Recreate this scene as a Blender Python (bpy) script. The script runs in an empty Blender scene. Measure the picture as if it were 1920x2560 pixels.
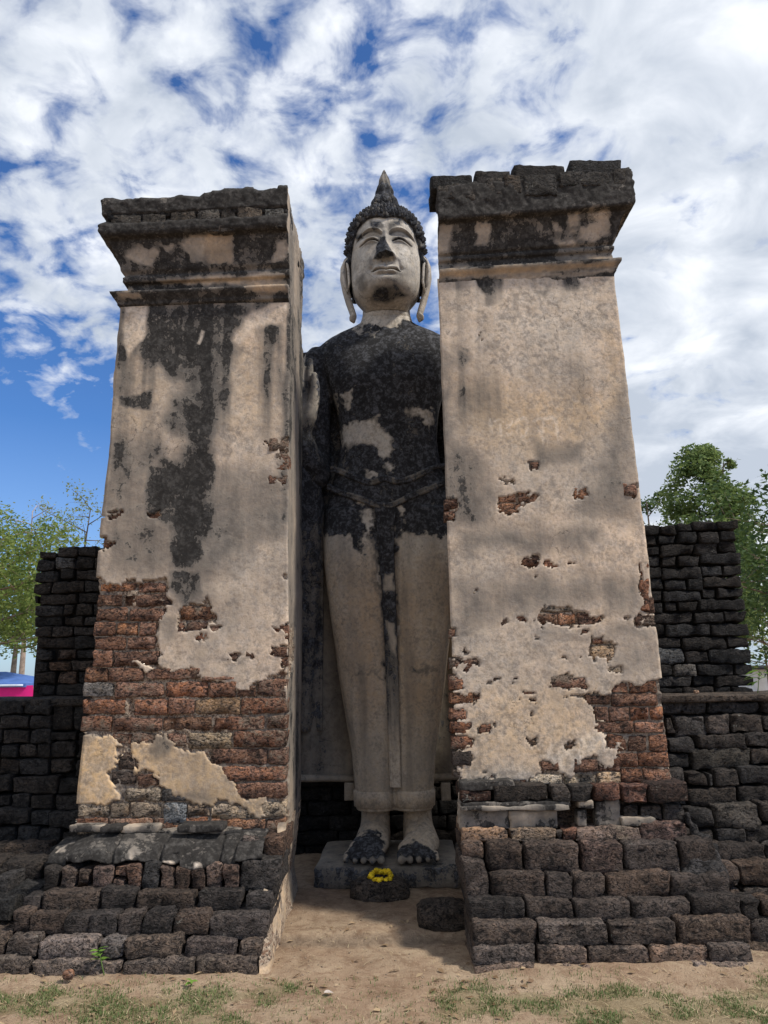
import bpy, math, random
import numpy as np
from mathutils import Vector, Matrix, Euler
from mathutils.bvhtree import BVHTree

rng = np.random.default_rng(7)
random.seed(7)
S = bpy.context.scene
COL = S.collection

# ------------------------------------------------------------------ camera, sky, sun, exposure
CAM_H, PITCH, ROLL, FPX = 1.6, math.radians(11.6), 0.015, 1921.0
cd = bpy.data.cameras.new('camera')
cam = bpy.data.objects.new('camera', cd)
COL.objects.link(cam)
cam.matrix_world = Matrix.Translation((0, 0, CAM_H)) @ Matrix.Rotation(math.pi / 2 + PITCH, 4, 'X') @ Matrix.Rotation(-ROLL, 4, 'Z')
cd.sensor_fit = 'HORIZONTAL'
cd.sensor_width = 36.0
cd.lens = 36.0 * FPX / 1920.0
cd.clip_start, cd.clip_end = 0.05, 3000
S.camera = cam

SUN_EL, SUN_AZ = 50.0, 68.0          # azimuth measured from the back of the camera towards its right
SKY_STRENGTH = 0.12
CLOUD_OFF = (10.17, 8.28, 11.98, 8.62)
def build_world():
    w = bpy.data.worlds.new('World')
    S.world = w
    w.use_nodes = True
    nt = w.node_tree
    nt.nodes.clear()
    N, L = nt.nodes, nt.links
    def node(t, **k):
        n = N.new(t)
        for a, b in k.items():
            setattr(n, a, b)
        return n
    def math_(op, a, b=None, c=None, clamp=False):
        n = node('ShaderNodeMath', operation=op, use_clamp=clamp)
        for i, v in enumerate((a, b, c)):
            if v is None:
                continue
            if isinstance(v, (int, float)):
                n.inputs[i].default_value = v
            else:
                L.new(v, n.inputs[i])
        return n.outputs[0]
    sky = node('ShaderNodeTexSky', sky_type='NISHITA')
    sky.sun_disc = False
    sky.sun_elevation = math.radians(SUN_EL)
    # sun direction: towards (sin az, -cos az)
    sky.sun_rotation = math.radians(180 - SUN_AZ)
    sky.air_density, sky.dust_density, sky.ozone_density = 1.0, 0.6, 2.5
    tc = node('ShaderNodeTexCoord')
    sep = node('ShaderNodeSeparateXYZ')
    L.new(tc.outputs['Generated'], sep.inputs[0])
    x, y, z = sep.outputs
    zc = math_('MAXIMUM', z, 0.0)
    den = math_('ADD', zc, 0.30)
    u = math_('DIVIDE', x, den)
    v = math_('DIVIDE', y, den)
    comb = node('ShaderNodeCombineXYZ')
    L.new(u, comb.inputs[0]); L.new(v, comb.inputs[1])
    P = comb.outputs[0]
    def noise(scale, detail, rough, off, dist=0.0, vec=P):
        m = node('ShaderNodeMapping')
        m.inputs['Location'].default_value = off
        L.new(vec, m.inputs['Vector'])
        n = node('ShaderNodeTexNoise')
        n.inputs['Scale'].default_value = scale
        n.inputs['Detail'].default_value = detail
        n.inputs['Roughness'].default_value = rough
        n.inputs['Distortion'].default_value = dist
        L.new(m.outputs[0], n.inputs['Vector'])
        return n.outputs['Fac']
    big = noise(1.5, 3, 0.5, (CLOUD_OFF[0], CLOUD_OFF[1], 0))
    puff = noise(13.0, 5, 0.55, (CLOUD_OFF[2], CLOUD_OFF[3], 0), 0.35)
    fine = noise(34.0, 4, 0.6, (0.3, 2.2, 0), 0.3)
    cov = math_('ADD', math_('MULTIPLY', big, 0.56), math_('MULTIPLY', puff, 0.70))
    cov = math_('ADD', cov, math_('MULTIPLY', fine, 0.10))
    cov = math_('ADD', cov, math_('MULTIPLY', u, 0.18))         # the cloud sheet closes towards the right
    cov = math_('ADD', cov, math_('MULTIPLY', math_('SUBTRACT', v, 0.9), math_('MULTIPLY', u, 0.20)))
    def ramp(val, pts):
        r = node('ShaderNodeValToRGB')
        e = r.color_ramp.elements
        while len(e) < len(pts):
            e.new(0.5)
        for k, (p, c) in zip(e, pts):
            k.position = p
            k.color = (c, c, c, 1) if isinstance(c, (int, float)) else (*c, 1)
        L.new(val, r.inputs[0])
        return r.outputs[0]
    alpha = math_('MULTIPLY', ramp(cov, [(0.53, 0.0), (0.60, 0.40), (0.65, 0.76), (0.72, 0.98)]), ramp(z, [(0.0, 0.0), (0.03, 1.0)]))
    # brightness inside the cloud: bright edges, greyer thick middles
    thick = noise(6.5, 5, 0.55, (7.7, 1.2, 0), 0.4)
    thick2 = noise(1.7, 3, 0.5, (2.7, 9.2, 0), 0.0)
    t = math_('ADD', math_('MULTIPLY', thick, 0.6), math_('MULTIPLY', thick2, 0.4))
    t = math_('ADD', t, math_('MULTIPLY', u, 0.03))
    ccol = ramp(t, [(0.38, (7.7, 7.9, 8.2)), (0.48, (5.7, 6.05, 6.6)), (0.60, (4.0, 4.45, 5.15))])
    horizon = ramp(z, [(0.0, 0.35), (0.12, 0.15), (0.3, 0.0)])
    tint = node('ShaderNodeMix', data_type='RGBA', blend_type='MULTIPLY')
    tint.inputs[0].default_value = 1.0
    L.new(sky.outputs[0], tint.inputs[6])
    tint.inputs[7].default_value = (0.42, 0.68, 1.02, 1)
    hz = node('ShaderNodeMix', data_type='RGBA')
    L.new(horizon, hz.inputs[0])
    L.new(tint.outputs[2], hz.inputs[6])
    hz.inputs[7].default_value = (6.0, 6.6, 7.4, 1)
    mix = node('ShaderNodeMix', data_type='RGBA')
    L.new(alpha, mix.inputs[0])
    L.new(hz.outputs[2], mix.inputs[6])
    L.new(ccol, mix.inputs[7])
    bg = node('ShaderNodeBackground')
    bg.inputs['Strength'].default_value = SKY_STRENGTH
    L.new(mix.outputs[2], bg.inputs[0])
    out = node('ShaderNodeOutputWorld')
    L.new(bg.outputs[0], out.inputs[0])
    w.cycles.sampling_method = 'MANUAL'
    w.cycles.sample_map_resolution = 512
build_world()

sl = bpy.data.lights.new('sun', 'SUN')
sl.energy = 3.6
sl.angle = math.radians(6.0)
sl.color = (1.0, 0.93, 0.82)
so = bpy.data.objects.new('sun', sl)
COL.objects.link(so)
_el, _az = math.radians(SUN_EL), math.radians(SUN_AZ)
SUN_DIR = Vector((math.sin(_az) * math.cos(_el), -math.cos(_az) * math.cos(_el), math.sin(_el)))
so.rotation_euler = SUN_DIR.to_track_quat('Z', 'Y').to_euler()
so.location = (8, -8, 14)

S.view_settings.view_transform = 'Standard'
S.view_settings.look = 'None'
S.view_settings.exposure = 0.26
S.view_settings.gamma = 1.0
S.view_settings.use_curve_mapping = False
S.cycles.max_bounces = 6
S.cycles.diffuse_bounces = 4
S.cycles.transparent_max_bounces = 6
S.cycles.use_denoising = True

# ------------------------------------------------------------------ helpers
C_P, S_P = math.cos(PITCH), math.sin(PITCH)
C_R, S_R = math.cos(ROLL), math.sin(ROLL)
def at(u, v, Y):
    """point of the upright plane y = Y that the photograph shows at pixel u, v"""
    x, y = (u - 960) / FPX, -(v - 1280) / FPX
    x, y = x * C_R + y * S_R, -x * S_R + y * C_R
    d = (x, C_P - y * S_P, S_P + y * C_P)
    t = Y / d[1]
    return d[0] * t, CAM_H + d[2] * t
def proj(V):
    """photograph pixels of an array of points; used to trace stains and broken edges onto surfaces"""
    V = np.asarray(V, float)
    X, Y, Z = V[:, 0], V[:, 1], V[:, 2] - CAM_H
    dep = Y * C_P + Z * S_P
    up = -Y * S_P + Z * C_P
    x, y = X / dep, up / dep
    x, y = x * C_R - y * S_R, x * S_R + y * C_R
    return np.stack([960 + x * FPX, 1280 - y * FPX], 1)

def _hash(ix, iy, iz, seed):
    h = (ix.astype(np.int64) * 374761393 + iy.astype(np.int64) * 668265263 + iz.astype(np.int64) * 2147483647 + seed * 974634533) & 0xFFFFFFFF
    h = ((h ^ (h >> 13)) * 1274126177) & 0xFFFFFFFF
    h = ((h ^ (h >> 16)) * 2246822519) & 0xFFFFFFFF
    return ((h ^ (h >> 15)) & 0xFFFFFF) / float(0xFFFFFF)
def vnoise(P, seed=0):
    P = np.asarray(P, float)
    if P.shape[1] == 2:
        P = np.concatenate([P, np.zeros((len(P), 1))], 1)
    i = np.floor(P).astype(np.int64)
    f = P - i
    f = f * f * f * (f * (f * 6 - 15) + 10)
    r = 0
    for a in (0, 1):
        wa = f[:, 0] if a else 1 - f[:, 0]
        for b in (0, 1):
            wb = f[:, 1] if b else 1 - f[:, 1]
            for c in (0, 1):
                wc = f[:, 2] if c else 1 - f[:, 2]
                r = r + wa * wb * wc * _hash(i[:, 0] + a, i[:, 1] + b, i[:, 2] + c, seed)
    return r * 2 - 1
def fbm(P, octaves=4, seed=0, gain=0.5):
    P = np.asarray(P, float)
    s, a, n = 0, 1.0, 0
    for k in range(octaves):
        s = s + a * vnoise(P * (2 ** k) + 17.3 * k, seed + k)
        n += a
        a *= gain
    return s / n
def cell_offset(P, seed):
    """one random 2-D offset per irregular cell of the x-z plane: breaks edges into angular chips"""
    x, z = P[:, 0], P[:, 2]
    ix, iz = np.floor(x), np.floor(z)
    best = np.full(len(P), 9.0)
    out = np.zeros((len(P), 2))
    for a in (-1, 0, 1):
        for b in (-1, 0, 1):
            cx, cz = ix + a, iz + b
            o = np.zeros_like(cx)
            px, pz = cx + _hash(cx, cz, o, seed), cz + _hash(cx, cz, o, seed + 1)
            d = (px - x) ** 2 + (pz - z) ** 2
            k = d < best
            best[k] = d[k]
            out[k, 0] = _hash(cx[k], cz[k], o[k], seed + 2) * 2 - 1
            out[k, 1] = _hash(cx[k], cz[k], o[k], seed + 3) * 2 - 1
    return out
def smooth(e0, e1, x):
    t = np.clip((x - e0) / (e1 - e0), 0, 1)
    return t * t * (3 - 2 * t)
def sdf(poly, P):
    """signed distance to a polygon, negative inside"""
    poly = np.asarray(poly, float)
    d = np.full(len(P), 1e18)
    ins = np.zeros(len(P), bool)
    n = len(poly)
    for i in range(n):
        a, b = poly[i], poly[(i + 1) % n]
        e = b - a
        w = P - a
        t = np.clip((w @ e) / max(e @ e, 1e-9), 0, 1)
        q = w - t[:, None] * e
        d = np.minimum(d, (q * q).sum(1))
        c = ((a[1] <= P[:, 1]) != (b[1] <= P[:, 1]))
        if abs(e[1]) > 1e-9:
            ins ^= c & (P[:, 0] < a[0] + (P[:, 1] - a[1]) / e[1] * e[0])
    d = np.sqrt(d)
    return np.where(ins, -d, d)
def cover(polys, P, soft):
    """0..1 coverage of a list of polygons with a soft edge (pixels)"""
    out = np.zeros(len(P))
    for poly in polys:
        A = np.asarray(poly, float)
        lo, hi = A.min(0) - soft * 1.2, A.max(0) + soft * 1.2
        m = ((P >= lo) & (P <= hi)).all(1)
        if m.any():
            out[m] = np.maximum(out[m], smooth(soft, -soft, sdf(A, P[m])))
    return out
def crop(ox, oy, s, poly):
    return [(ox + x / s, oy + y / s) for x, y in poly]

def link_mesh(name, me, parent=None, loc=(0, 0, 0), mat=None):
    o = bpy.data.objects.new(name, me)
    COL.objects.link(o)
    if parent is not None:
        o.parent = parent
        loc = Vector(loc) - world_loc(parent)
    o.location = loc
    if mat is not None and not me.materials:
        me.materials.append(mat)
    return o
def world_loc(o):
    p = Vector((0, 0, 0))
    while o is not None:
        p += o.location
        o = o.parent
    return p
def mesh(name, V, Fc, smooth_shade=True):
    me = bpy.data.meshes.new(name)
    V = np.ascontiguousarray(V, dtype=np.float32)
    if isinstance(Fc, np.ndarray):
        nf, k = Fc.shape
        me.vertices.add(len(V))
        me.vertices.foreach_set('co', V.ravel())
        me.loops.add(nf * k)
        me.loops.foreach_set('vertex_index', Fc.astype(np.int32).ravel())
        me.polygons.add(nf)
        me.polygons.foreach_set('loop_start', np.arange(0, nf * k, k, dtype=np.int32))
        me.update(calc_edges=True)
    else:
        me.from_pydata(V.tolist(), [], [list(map(int, f)) for f in Fc])
    if smooth_shade:
        me.polygons.foreach_set('use_smooth', np.ones(len(me.polygons), bool))
    me.update()
    return me
def set_mask(me, R, G, B, A):
    at_ = me.attributes.new('mask', 'FLOAT_COLOR', 'POINT')
    n = len(me.vertices)
    arr = np.stack([np.broadcast_to(np.asarray(c, float), (n,)) for c in (R, G, B, A)], 1)
    at_.data.foreach_set('color', arr.astype(np.float32).ravel())
def grid_faces(nr, nc, closed=False):
    r = np.arange(nr - 1)[:, None]
    c = np.arange(nc if closed else nc - 1)[None, :]
    c2 = (c + 1) % nc
    a = r * nc + c
    b = r * nc + c2
    return np.stack([a, b, b + nc, a + nc], -1).reshape(-1, 4)
def thing(name, label, cat, loc, group=None):
    o = bpy.data.objects.new(name, None)
    COL.objects.link(o)
    o.location = loc
    o.empty_display_size = 0.2
    tag(o, label, cat, group)
    return o
def tag(o, label, cat, group=None):
    o['label'] = label
    o['category'] = cat
    if group:
        o['group'] = group
    return o

# ------------------------------------------------------------------ materials
class Mat:
    def __init__(self, name):
        self.m = bpy.data.materials.new(name)
        self.m.use_nodes = True
        self.nt = self.m.node_tree
        self.nt.nodes.clear()
        self.out = self.n('ShaderNodeOutputMaterial')
        self.b = self.n('ShaderNodeBsdfPrincipled')
        self.l(self.b.outputs[0], self.out.inputs[0])
        self.b.inputs['Roughness'].default_value = 0.9
        self.b.inputs['Specular IOR Level'].default_value = 0.25
        self.geo = self.n('ShaderNodeNewGeometry')
        self.pos = self.geo.outputs['Position']
    def n(self, t, **k):
        x = self.nt.nodes.new(t)
        for a, b in k.items():
            setattr(x, a, b)
        return x
    def l(self, a, b):
        self.nt.links.new(a, b)
    def put(self, sock, v):
        if isinstance(v, (int, float)):
            sock.default_value = v
        elif isinstance(v, tuple):
            sock.default_value = (*v, 1) if len(v) == 3 and sock.type == 'RGBA' else v
        else:
            self.l(v, sock)
    def math(self, op, a, b=None, c=None, clamp=False):
        x = self.n('ShaderNodeMath', operation=op, use_clamp=clamp)
        for i, v in enumerate((a, b, c)):
            if v is not None:
                self.put(x.inputs[i], v)
        return x.outputs[0]
    def noise(self, scale, detail=4, rough=0.55, dist=0.0, vec=None, stretch=None, off=None):
        vec = vec or self.pos
        if stretch or off:
            mp = self.n('ShaderNodeMapping')
            mp.inputs['Scale'].default_value = stretch or (1, 1, 1)
            mp.inputs['Location'].default_value = off or (0, 0, 0)
            self.l(vec, mp.inputs['Vector'])
            vec = mp.outputs[0]
        x = self.n('ShaderNodeTexNoise')
        x.inputs['Scale'].default_value = scale
        x.inputs['Detail'].default_value = detail
        x.inputs['Roughness'].default_value = rough
        x.inputs['Distortion'].default_value = dist
        self.l(vec, x.inputs['Vector'])
        return x.outputs['Fac']
    def voronoi(self, scale, feature='F1', vec=None, rand=1.0):
        x = self.n('ShaderNodeTexVoronoi', feature=feature)
        x.inputs['Scale'].default_value = scale
        x.inputs['Randomness'].default_value = rand
        self.l(vec or self.pos, x.inputs['Vector'])
        return x.outputs['Distance']
    def step(self, x, e0, e1, lo=0.0, hi=1.0):
        m = self.n('ShaderNodeMapRange', interpolation_type='SMOOTHSTEP')
        self.put(m.inputs[0], x)
        for i, v in zip((1, 2, 3, 4), (e0, e1, lo, hi)):
            m.inputs[i].default_value = v
        return m.outputs[0]
    def mix(self, f, a, b, mode='MIX'):
        x = self.n('ShaderNodeMix', data_type='RGBA', blend_type=mode)
        self.put(x.inputs[0], f)
        self.put(x.inputs[6], a)
        self.put(x.inputs[7], b)
        return x.outputs[2]
    def attr(self, name='mask'):
        a = self.n('ShaderNodeAttribute', attribute_name=name)
        s = self.n('ShaderNodeSeparateColor')
        self.l(a.outputs['Color'], s.inputs[0])
        return s.outputs[0], s.outputs[1], s.outputs[2], a.outputs['Alpha']
    def bump(self, height, strength=0.5, dist=0.01, prev=None):
        x = self.n('ShaderNodeBump')
        self.put(x.inputs['Strength'], strength)
        x.inputs['Distance'].default_value = dist
        self.put(x.inputs['Height'], height)
        if prev is not None:
            self.l(prev, x.inputs['Normal'])
        return x.outputs[0]
    def finish(self, color, normal=None, rough=None):
        self.put(self.b.inputs['Base Color'], color)
        if normal is not None:
            self.l(normal, self.b.inputs['Normal'])
        if rough is not None:
            self.put(self.b.inputs['Roughness'], rough)
        return self.m

def stucco(name, base_a, base_b, warm, pale, soot_lo, soot_hi, streak=0.5, mortar=True):
    """lime plaster with soot coloured algae; mask R soot, G warm, B pale, A bare masonry bed"""
    M = Mat(name)
    R, G, B, A = M.attr()
    n1 = M.noise(1.6, 5, 0.6)
    n2 = M.noise(8, 9, 0.70, 0.3)
    n3 = M.noise(44, 3, 0.7)
    n4 = M.noise(19, 4, 0.68, 0.5, off=(7, 1, 3))
    ns = M.noise(7.0, 8, 0.70, 0.2, stretch=(1.0, 1.0, 0.16))
    c2, c3, c4, cs = (M.math('SUBTRACT', q, 0.5) for q in (n2, n3, n4, ns))
    col = M.mix(M.step(n1, 0.35, 0.65), base_a, base_b)
    col = M.mix(M.math('MULTIPLY', M.step(n4, 0.5, 0.62), 0.35), col, base_b)
    col = M.mix(M.math('MULTIPLY', G, M.step(n2, 0.25, 0.6, 0.55, 1.0)), col, warm)
    col = M.mix(M.math('MULTIPLY', B, M.step(n2, 0.35, 0.6, 0.35, 1.0)), col, pale)
    mott = M.math('ADD', M.math('MULTIPLY', c2, 0.9), M.math('ADD', M.math('MULTIPLY', c3, 0.9), M.math('MULTIPLY', c4, 0.9)))
    hs = M.n('ShaderNodeHueSaturation')
    M.put(hs.inputs['Value'], M.step(mott, -0.34, 0.34, 0.55, 1.36))
    M.put(hs.inputs['Saturation'], M.step(n4, 0.3, 0.7, 0.8, 1.15))
    M.l(col, hs.inputs['Color'])
    col = hs.outputs[0]
    # soot: a soft grey veil, then broken black crusts
    nn = M.math('ADD', M.math('MULTIPLY', c2, 1.7), M.math('ADD', M.math('MULTIPLY', cs, streak * 1.6), M.math('ADD', M.math('MULTIPLY', c4, 1.2), M.math('MULTIPLY', c3, 0.7))))
    soft = M.math('ADD', R, M.math('MULTIPLY', nn, 0.36))
    field = M.math('ADD', R, M.math('MULTIPLY', nn, M.step(R, 0.30, 0.64, 0.20, 1.0)))
    grey = M.mix(M.step(n4, 0.35, 0.65), (0.062, 0.058, 0.054), (0.15, 0.138, 0.122))
    col = M.mix(M.step(soft, 0.02, 0.58, 0.0, 0.88), col, grey)
    sootc = M.mix(M.step(M.math('ADD', c4, M.math('MULTIPLY', c3, 0.8)), -0.10, 0.30), soot_lo, soot_hi)
    col = M.mix(M.step(field, 0.52, 0.62, 0.0, 0.95), col, sootc)
    # hairline cracks
    wv = M.n('ShaderNodeVectorMath', operation='MULTIPLY_ADD')
    nv = M.n('ShaderNodeTexNoise')
    nv.inputs['Scale'].default_value = 6
    nv.inputs['Detail'].default_value = 7
    nv.inputs['Roughness'].default_value = 0.65
    M.l(M.pos, nv.inputs['Vector'])
    M.l(nv.outputs['Color'], wv.inputs[0])
    wv.inputs[1].default_value = (0.26, 0.26, 0.26)
    M.l(M.pos, wv.inputs[2])
    vd = M.voronoi(5.2, 'DISTANCE_TO_EDGE', wv.outputs[0])
    crack = M.math('MULTIPLY', M.step(vd, 0.0, 0.016, 1.0, 0.0), M.step(M.math('ADD', M.noise(1.3, 3, 0.5, off=(4, 2, 8)), M.math('MULTIPLY', c2, 0.5)), 0.56, 0.64))
    col = M.mix(M.math('MULTIPLY', crack, 0.72), col, (0.04, 0.036, 0.032))
    # pores and small spalls
    pores = M.math('MULTIPLY', M.step(M.noise(62, 4, 0.7), 0.63, 0.72), M.step(n2, 0.42, 0.6))
    col = M.mix(M.math('MULTIPLY', pores, 0.75), col, (0.05, 0.04, 0.035))
    h = M.math('ADD', M.math('MULTIPLY', n2, 0.8), M.math('ADD', M.math('MULTIPLY', n3, 0.4), M.math('MULTIPLY', n4, 0.4)))
    h = M.math('SUBTRACT', h, M.math('MULTIPLY', crack, 0.5))
    h = M.math('SUBTRACT', h, M.math('MULTIPLY', pores, 0.3))
    if mortar:
        r1 = M.noise(30, 7, 0.8, 0.5)
        bed = M.mix(M.step(r1, 0.40, 0.54), (0.14, 0.078, 0.05), (0.40, 0.32, 0.24))
        bed = M.mix(M.step(M.noise(60, 3, 0.7), 0.50, 0.60, 0, 0.85), bed, (0.04, 0.028, 0.022))
        bed = M.mix(M.step(n1, 0.5, 0.62, 0, 0.55), bed, (0.16, 0.145, 0.13))
        col = M.mix(M.step(A, 0.4, 0.6), col, bed)
        h = M.math('ADD', h, M.math('MULTIPLY', M.math('MULTIPLY', r1, A), 2.0))
    nrm = M.bump(h, 0.5, 0.012)
    return M.finish(col, nrm, 0.93)

BLACK = (0.0125, 0.013, 0.0155)
M_PLASTER = stucco('lime_plaster', (0.56, 0.435, 0.325), (0.45, 0.375, 0.30), (0.54, 0.375, 0.215), (0.64, 0.56, 0.465), (0.0165, 0.015, 0.014), (0.064, 0.060, 0.056), 0.8)
M_STATUE = stucco('statue_stucco', (0.48, 0.42, 0.345), (0.39, 0.33, 0.26), (0.38, 0.265, 0.165), (0.58, 0.54, 0.485), BLACK, (0.095, 0.10, 0.115), 0.8, mortar=False)

def laterite_mat():
    """iron-rich, spongy stone: fibrous pits, pale grains, black algae film; the tone comes from the object's colour"""
    M = Mat('laterite')
    oi = M.n('ShaderNodeObjectInfo')
    base = oi.outputs['Color']
    rnd = oi.outputs['Random']
    n1 = M.noise(6, 6, 0.65, 0.3)
    n2 = M.noise(21, 4, 0.72, 0.8, stretch=(1, 1, 1.6))
    n3 = M.noise(58, 3, 0.72, 0.8, stretch=(1, 1, 1.4))
    n4 = M.noise(3.2, 5, 0.65, off=(5, 5, 2))
    hs = M.n('ShaderNodeHueSaturation')
    M.l(base, hs.inputs['Color'])
    M.put(hs.inputs['Value'], M.math('MULTIPLY', M.step(n1, 0.3, 0.72, 0.6, 1.5), M.step(rnd, 0.0, 1.0, 0.75, 1.3)))
    M.put(hs.inputs['Saturation'], M.step(n2, 0.35, 0.65, 0.75, 1.15))
    col = hs.outputs[0]
    # pale grains: mortar crumbs on red bricks, dust on the black stones
    light = M.mix(0.5, M.mix(1.0, col, (2.6, 2.5, 2.4), 'MULTIPLY'), (0.30, 0.24, 0.185))
    sepc = M.n('ShaderNodeSeparateColor')
    M.l(base, sepc.inputs[0])
    red = M.step(sepc.outputs[0], 0.03, 0.16, 0.22, 1.0)
    grain = M.math('MULTIPLY', M.step(M.math('ADD', M.math('MULTIPLY', n2, 0.55), M.math('MULTIPLY', n3, 0.55)), 0.57, 0.66), red)
    col = M.mix(M.math('MULTIPLY', grain, 0.62), col, light)
    smear = M.math('MULTIPLY', M.step(M.math('ADD', n4, M.math('MULTIPLY', n2, 0.6)), 0.86, 0.96), M.step(sepc.outputs[0], 0.10, 0.18))
    col = M.mix(M.math('MULTIPLY', smear, 0.75), col, (0.42, 0.34, 0.26))
    film = M.step(M.math('ADD', n4, M.math('MULTIPLY', M.math('SUBTRACT', n2, 0.5), 0.7)), 0.52, 0.70, 0.0, 0.55)
    col = M.mix(film, col, (0.021, 0.018, 0.0165))
    pit = M.math('MAXIMUM', M.step(n2, 0.37, 0.44, 1.0, 0.0), M.step(n3, 0.38, 0.45, 0.95, 0.0))
    col = M.mix(M.math('MULTIPLY', pit, 0.86), col, (0.007, 0.0055, 0.005))
    li = M.step(M.math('ADD', M.noise(8, 6, 0.75, off=(3, 9, 1)), M.math('MULTIPLY', M.math('SUBTRACT', n3, 0.5), 0.4)), 0.665, 0.72)
    col = M.mix(M.math('MULTIPLY', li, 0.5), col, (0.27, 0.28, 0.25))
    h = M.math('ADD', M.math('MULTIPLY', n1, 0.4), M.math('ADD', M.math('MULTIPLY', n2, 1.2), M.math('MULTIPLY', n3, 0.35)))
    h = M.math('SUBTRACT', h, M.math('MULTIPLY', pit, 0.35))
    return M.finish(col, M.bump(h, 1.0, 0.03), 0.95)
M_LAT = laterite_mat()

def ground_mat():
    M = Mat('dry_earth')
    R, G, B, A = M.attr()
    n1 = M.noise(1.3, 5, 0.6)
    n2 = M.noise(14, 6, 0.7, 0.4)
    n3 = M.noise(90, 4, 0.75)
    col = M.mix(M.step(n1, 0.35, 0.65), (0.32, 0.22, 0.145), (0.38, 0.285, 0.195))
    n5 = M.noise(4.5, 6, 0.7, 0.6, off=(2, 6, 0))
    col = M.mix(M.step(n5, 0.48, 0.66, 0, 0.7), col, (0.20, 0.125, 0.078))
    col = M.mix(M.step(n5, 0.46, 0.34, 0, 0.6), col, (0.44, 0.335, 0.23))
    col = M.mix(M.step(n2, 0.48, 0.66, 0, 0.6), col, (0.19, 0.115, 0.07))
    col = M.mix(M.math('MULTIPLY', M.step(n3, 0.6, 0.7), 0.6), col, (0.46, 0.38, 0.28))
    col = M.mix(M.math('MULTIPLY', M.step(n3, 0.42, 0.34), 0.5), col, (0.10, 0.062, 0.04))
    g = M.step(M.math('ADD', R, M.math('MULTIPLY', M.math('SUBTRACT', n2, 0.5), 0.9)), 0.4, 0.7)
    col = M.mix(M.math('MULTIPLY', g, 0.38), col, M.mix(n3, (0.085, 0.105, 0.04), (0.22, 0.19, 0.09)))
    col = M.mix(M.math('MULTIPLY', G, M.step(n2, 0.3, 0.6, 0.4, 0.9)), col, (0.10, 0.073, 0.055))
    h = M.math('ADD', M.math('MULTIPLY', n2, 0.7), M.math('MULTIPLY', n3, 0.6))
    return M.finish(col, M.bump(h, 1.0, 0.018), 0.97)
M_EARTH = ground_mat()

def plain(name, colr, rough=0.8, var=0.25, scale=20, trans=0.0):
    M = Mat(name)
    oi = M.n('ShaderNodeObjectInfo')
    n = M.noise(scale, 4, 0.6)
    hs = M.n('ShaderNodeHueSaturation')
    hs.inputs['Color'].default_value = (*colr, 1)
    M.put(hs.inputs['Value'], M.math('MULTIPLY', M.step(n, 0.25, 0.75, 1 - var, 1 + var), M.step(oi.outputs['Random'], 0.0, 1.0, 1 - var * 0.8, 1 + var * 0.8)))
    m = M.finish(hs.outputs[0], M.bump(n, 0.3, 0.01), rough)
    if trans > 0:
        tr = M.n('ShaderNodeBsdfTranslucent')
        M.l(hs.outputs[0], tr.inputs[0])
        ms = M.n('ShaderNodeMixShader')
        ms.inputs[0].default_value = trans
        M.l(M.b.outputs[0], ms.inputs[1])
        M.l(tr.outputs[0], ms.inputs[2])
        M.l(ms.outputs[0], M.out.inputs[0])
    return m
def leaf_mat(name, a, b, trans=0.4):
    M = Mat(name)
    n = M.noise(0.9, 3, 0.6)
    r = M.n('ShaderNodeNewGeometry').outputs['Random Per Island']
    f = M.math('ADD', M.math('MULTIPLY', n, 0.7), M.math('MULTIPLY', r, 0.5), clamp=True)
    c = M.mix(M.step(f, 0.3, 0.9), a, b)
    M.finish(c, None, 0.6)
    tr = M.n('ShaderNodeBsdfTranslucent')
    M.l(c, tr.inputs[0])
    ms = M.n('ShaderNodeMixShader')
    ms.inputs[0].default_value = trans
    M.l(M.b.outputs[0], ms.inputs[1]); M.l(tr.outputs[0], ms.inputs[2]); M.l(ms.outputs[0], M.out.inputs[0])
    return M.m
M_BARK = plain('bark', (0.15, 0.115, 0.085), 0.95, 0.4, 12)
M_GRASS = leaf_mat('grass_blade', (0.07, 0.125, 0.03), (0.19, 0.22, 0.09), 0.25)
M_STRAW = leaf_mat('dry_straw', (0.36, 0.27, 0.15), (0.50, 0.42, 0.27), 0.1)

# ------------------------------------------------------------------ stones
_tmpl = {}
def cube_template(nx, ny, nz):
    k = (nx, ny, nz)
    if k in _tmpl:
        return _tmpl[k]
    def axis(n):
        e = 0.12
        inner = np.linspace(-1 + e, 1 - e, max(n - 1, 2))
        return np.concatenate([[-1], inner, [1]])
    ax = [axis(n) for n in (nx, ny, nz)]
    idx, V, F = {}, [], []
    def vid(i, j, l):
        q = (i, j, l)
        if q not in idx:
            idx[q] = len(V)
            V.append((ax[0][i], ax[1][j], ax[2][l]))
        return idx[q]
    I, J, K = (len(a) - 1 for a in ax)
    for i in range(I):
        for j in range(J):
            F.append((vid(i, j, 0), vid(i, j + 1, 0), vid(i + 1, j + 1, 0), vid(i + 1, j, 0)))
            F.append((vid(i, j, K), vid(i + 1, j, K), vid(i + 1, j + 1, K), vid(i, j + 1, K)))
    for i in range(I):
        for l in range(K):
            F.append((vid(i, 0, l), vid(i + 1, 0, l), vid(i + 1, 0, l + 1), vid(i, 0, l + 1)))
            F.append((vid(i, J, l), vid(i, J, l + 1), vid(i + 1, J, l + 1), vid(i + 1, J, l)))
    for j in range(J):
        for l in range(K):
            F.append((vid(0, j, l), vid(0, j, l + 1), vid(0, j + 1, l + 1), vid(0, j + 1, l)))
            F.append((vid(I, j, l), vid(I, j + 1, l), vid(I, j + 1, l + 1), vid(I, j, l + 1)))
    _tmpl[k] = (np.array(V), np.array(F))
    return _tmpl[k]
_bs = [0]
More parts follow.
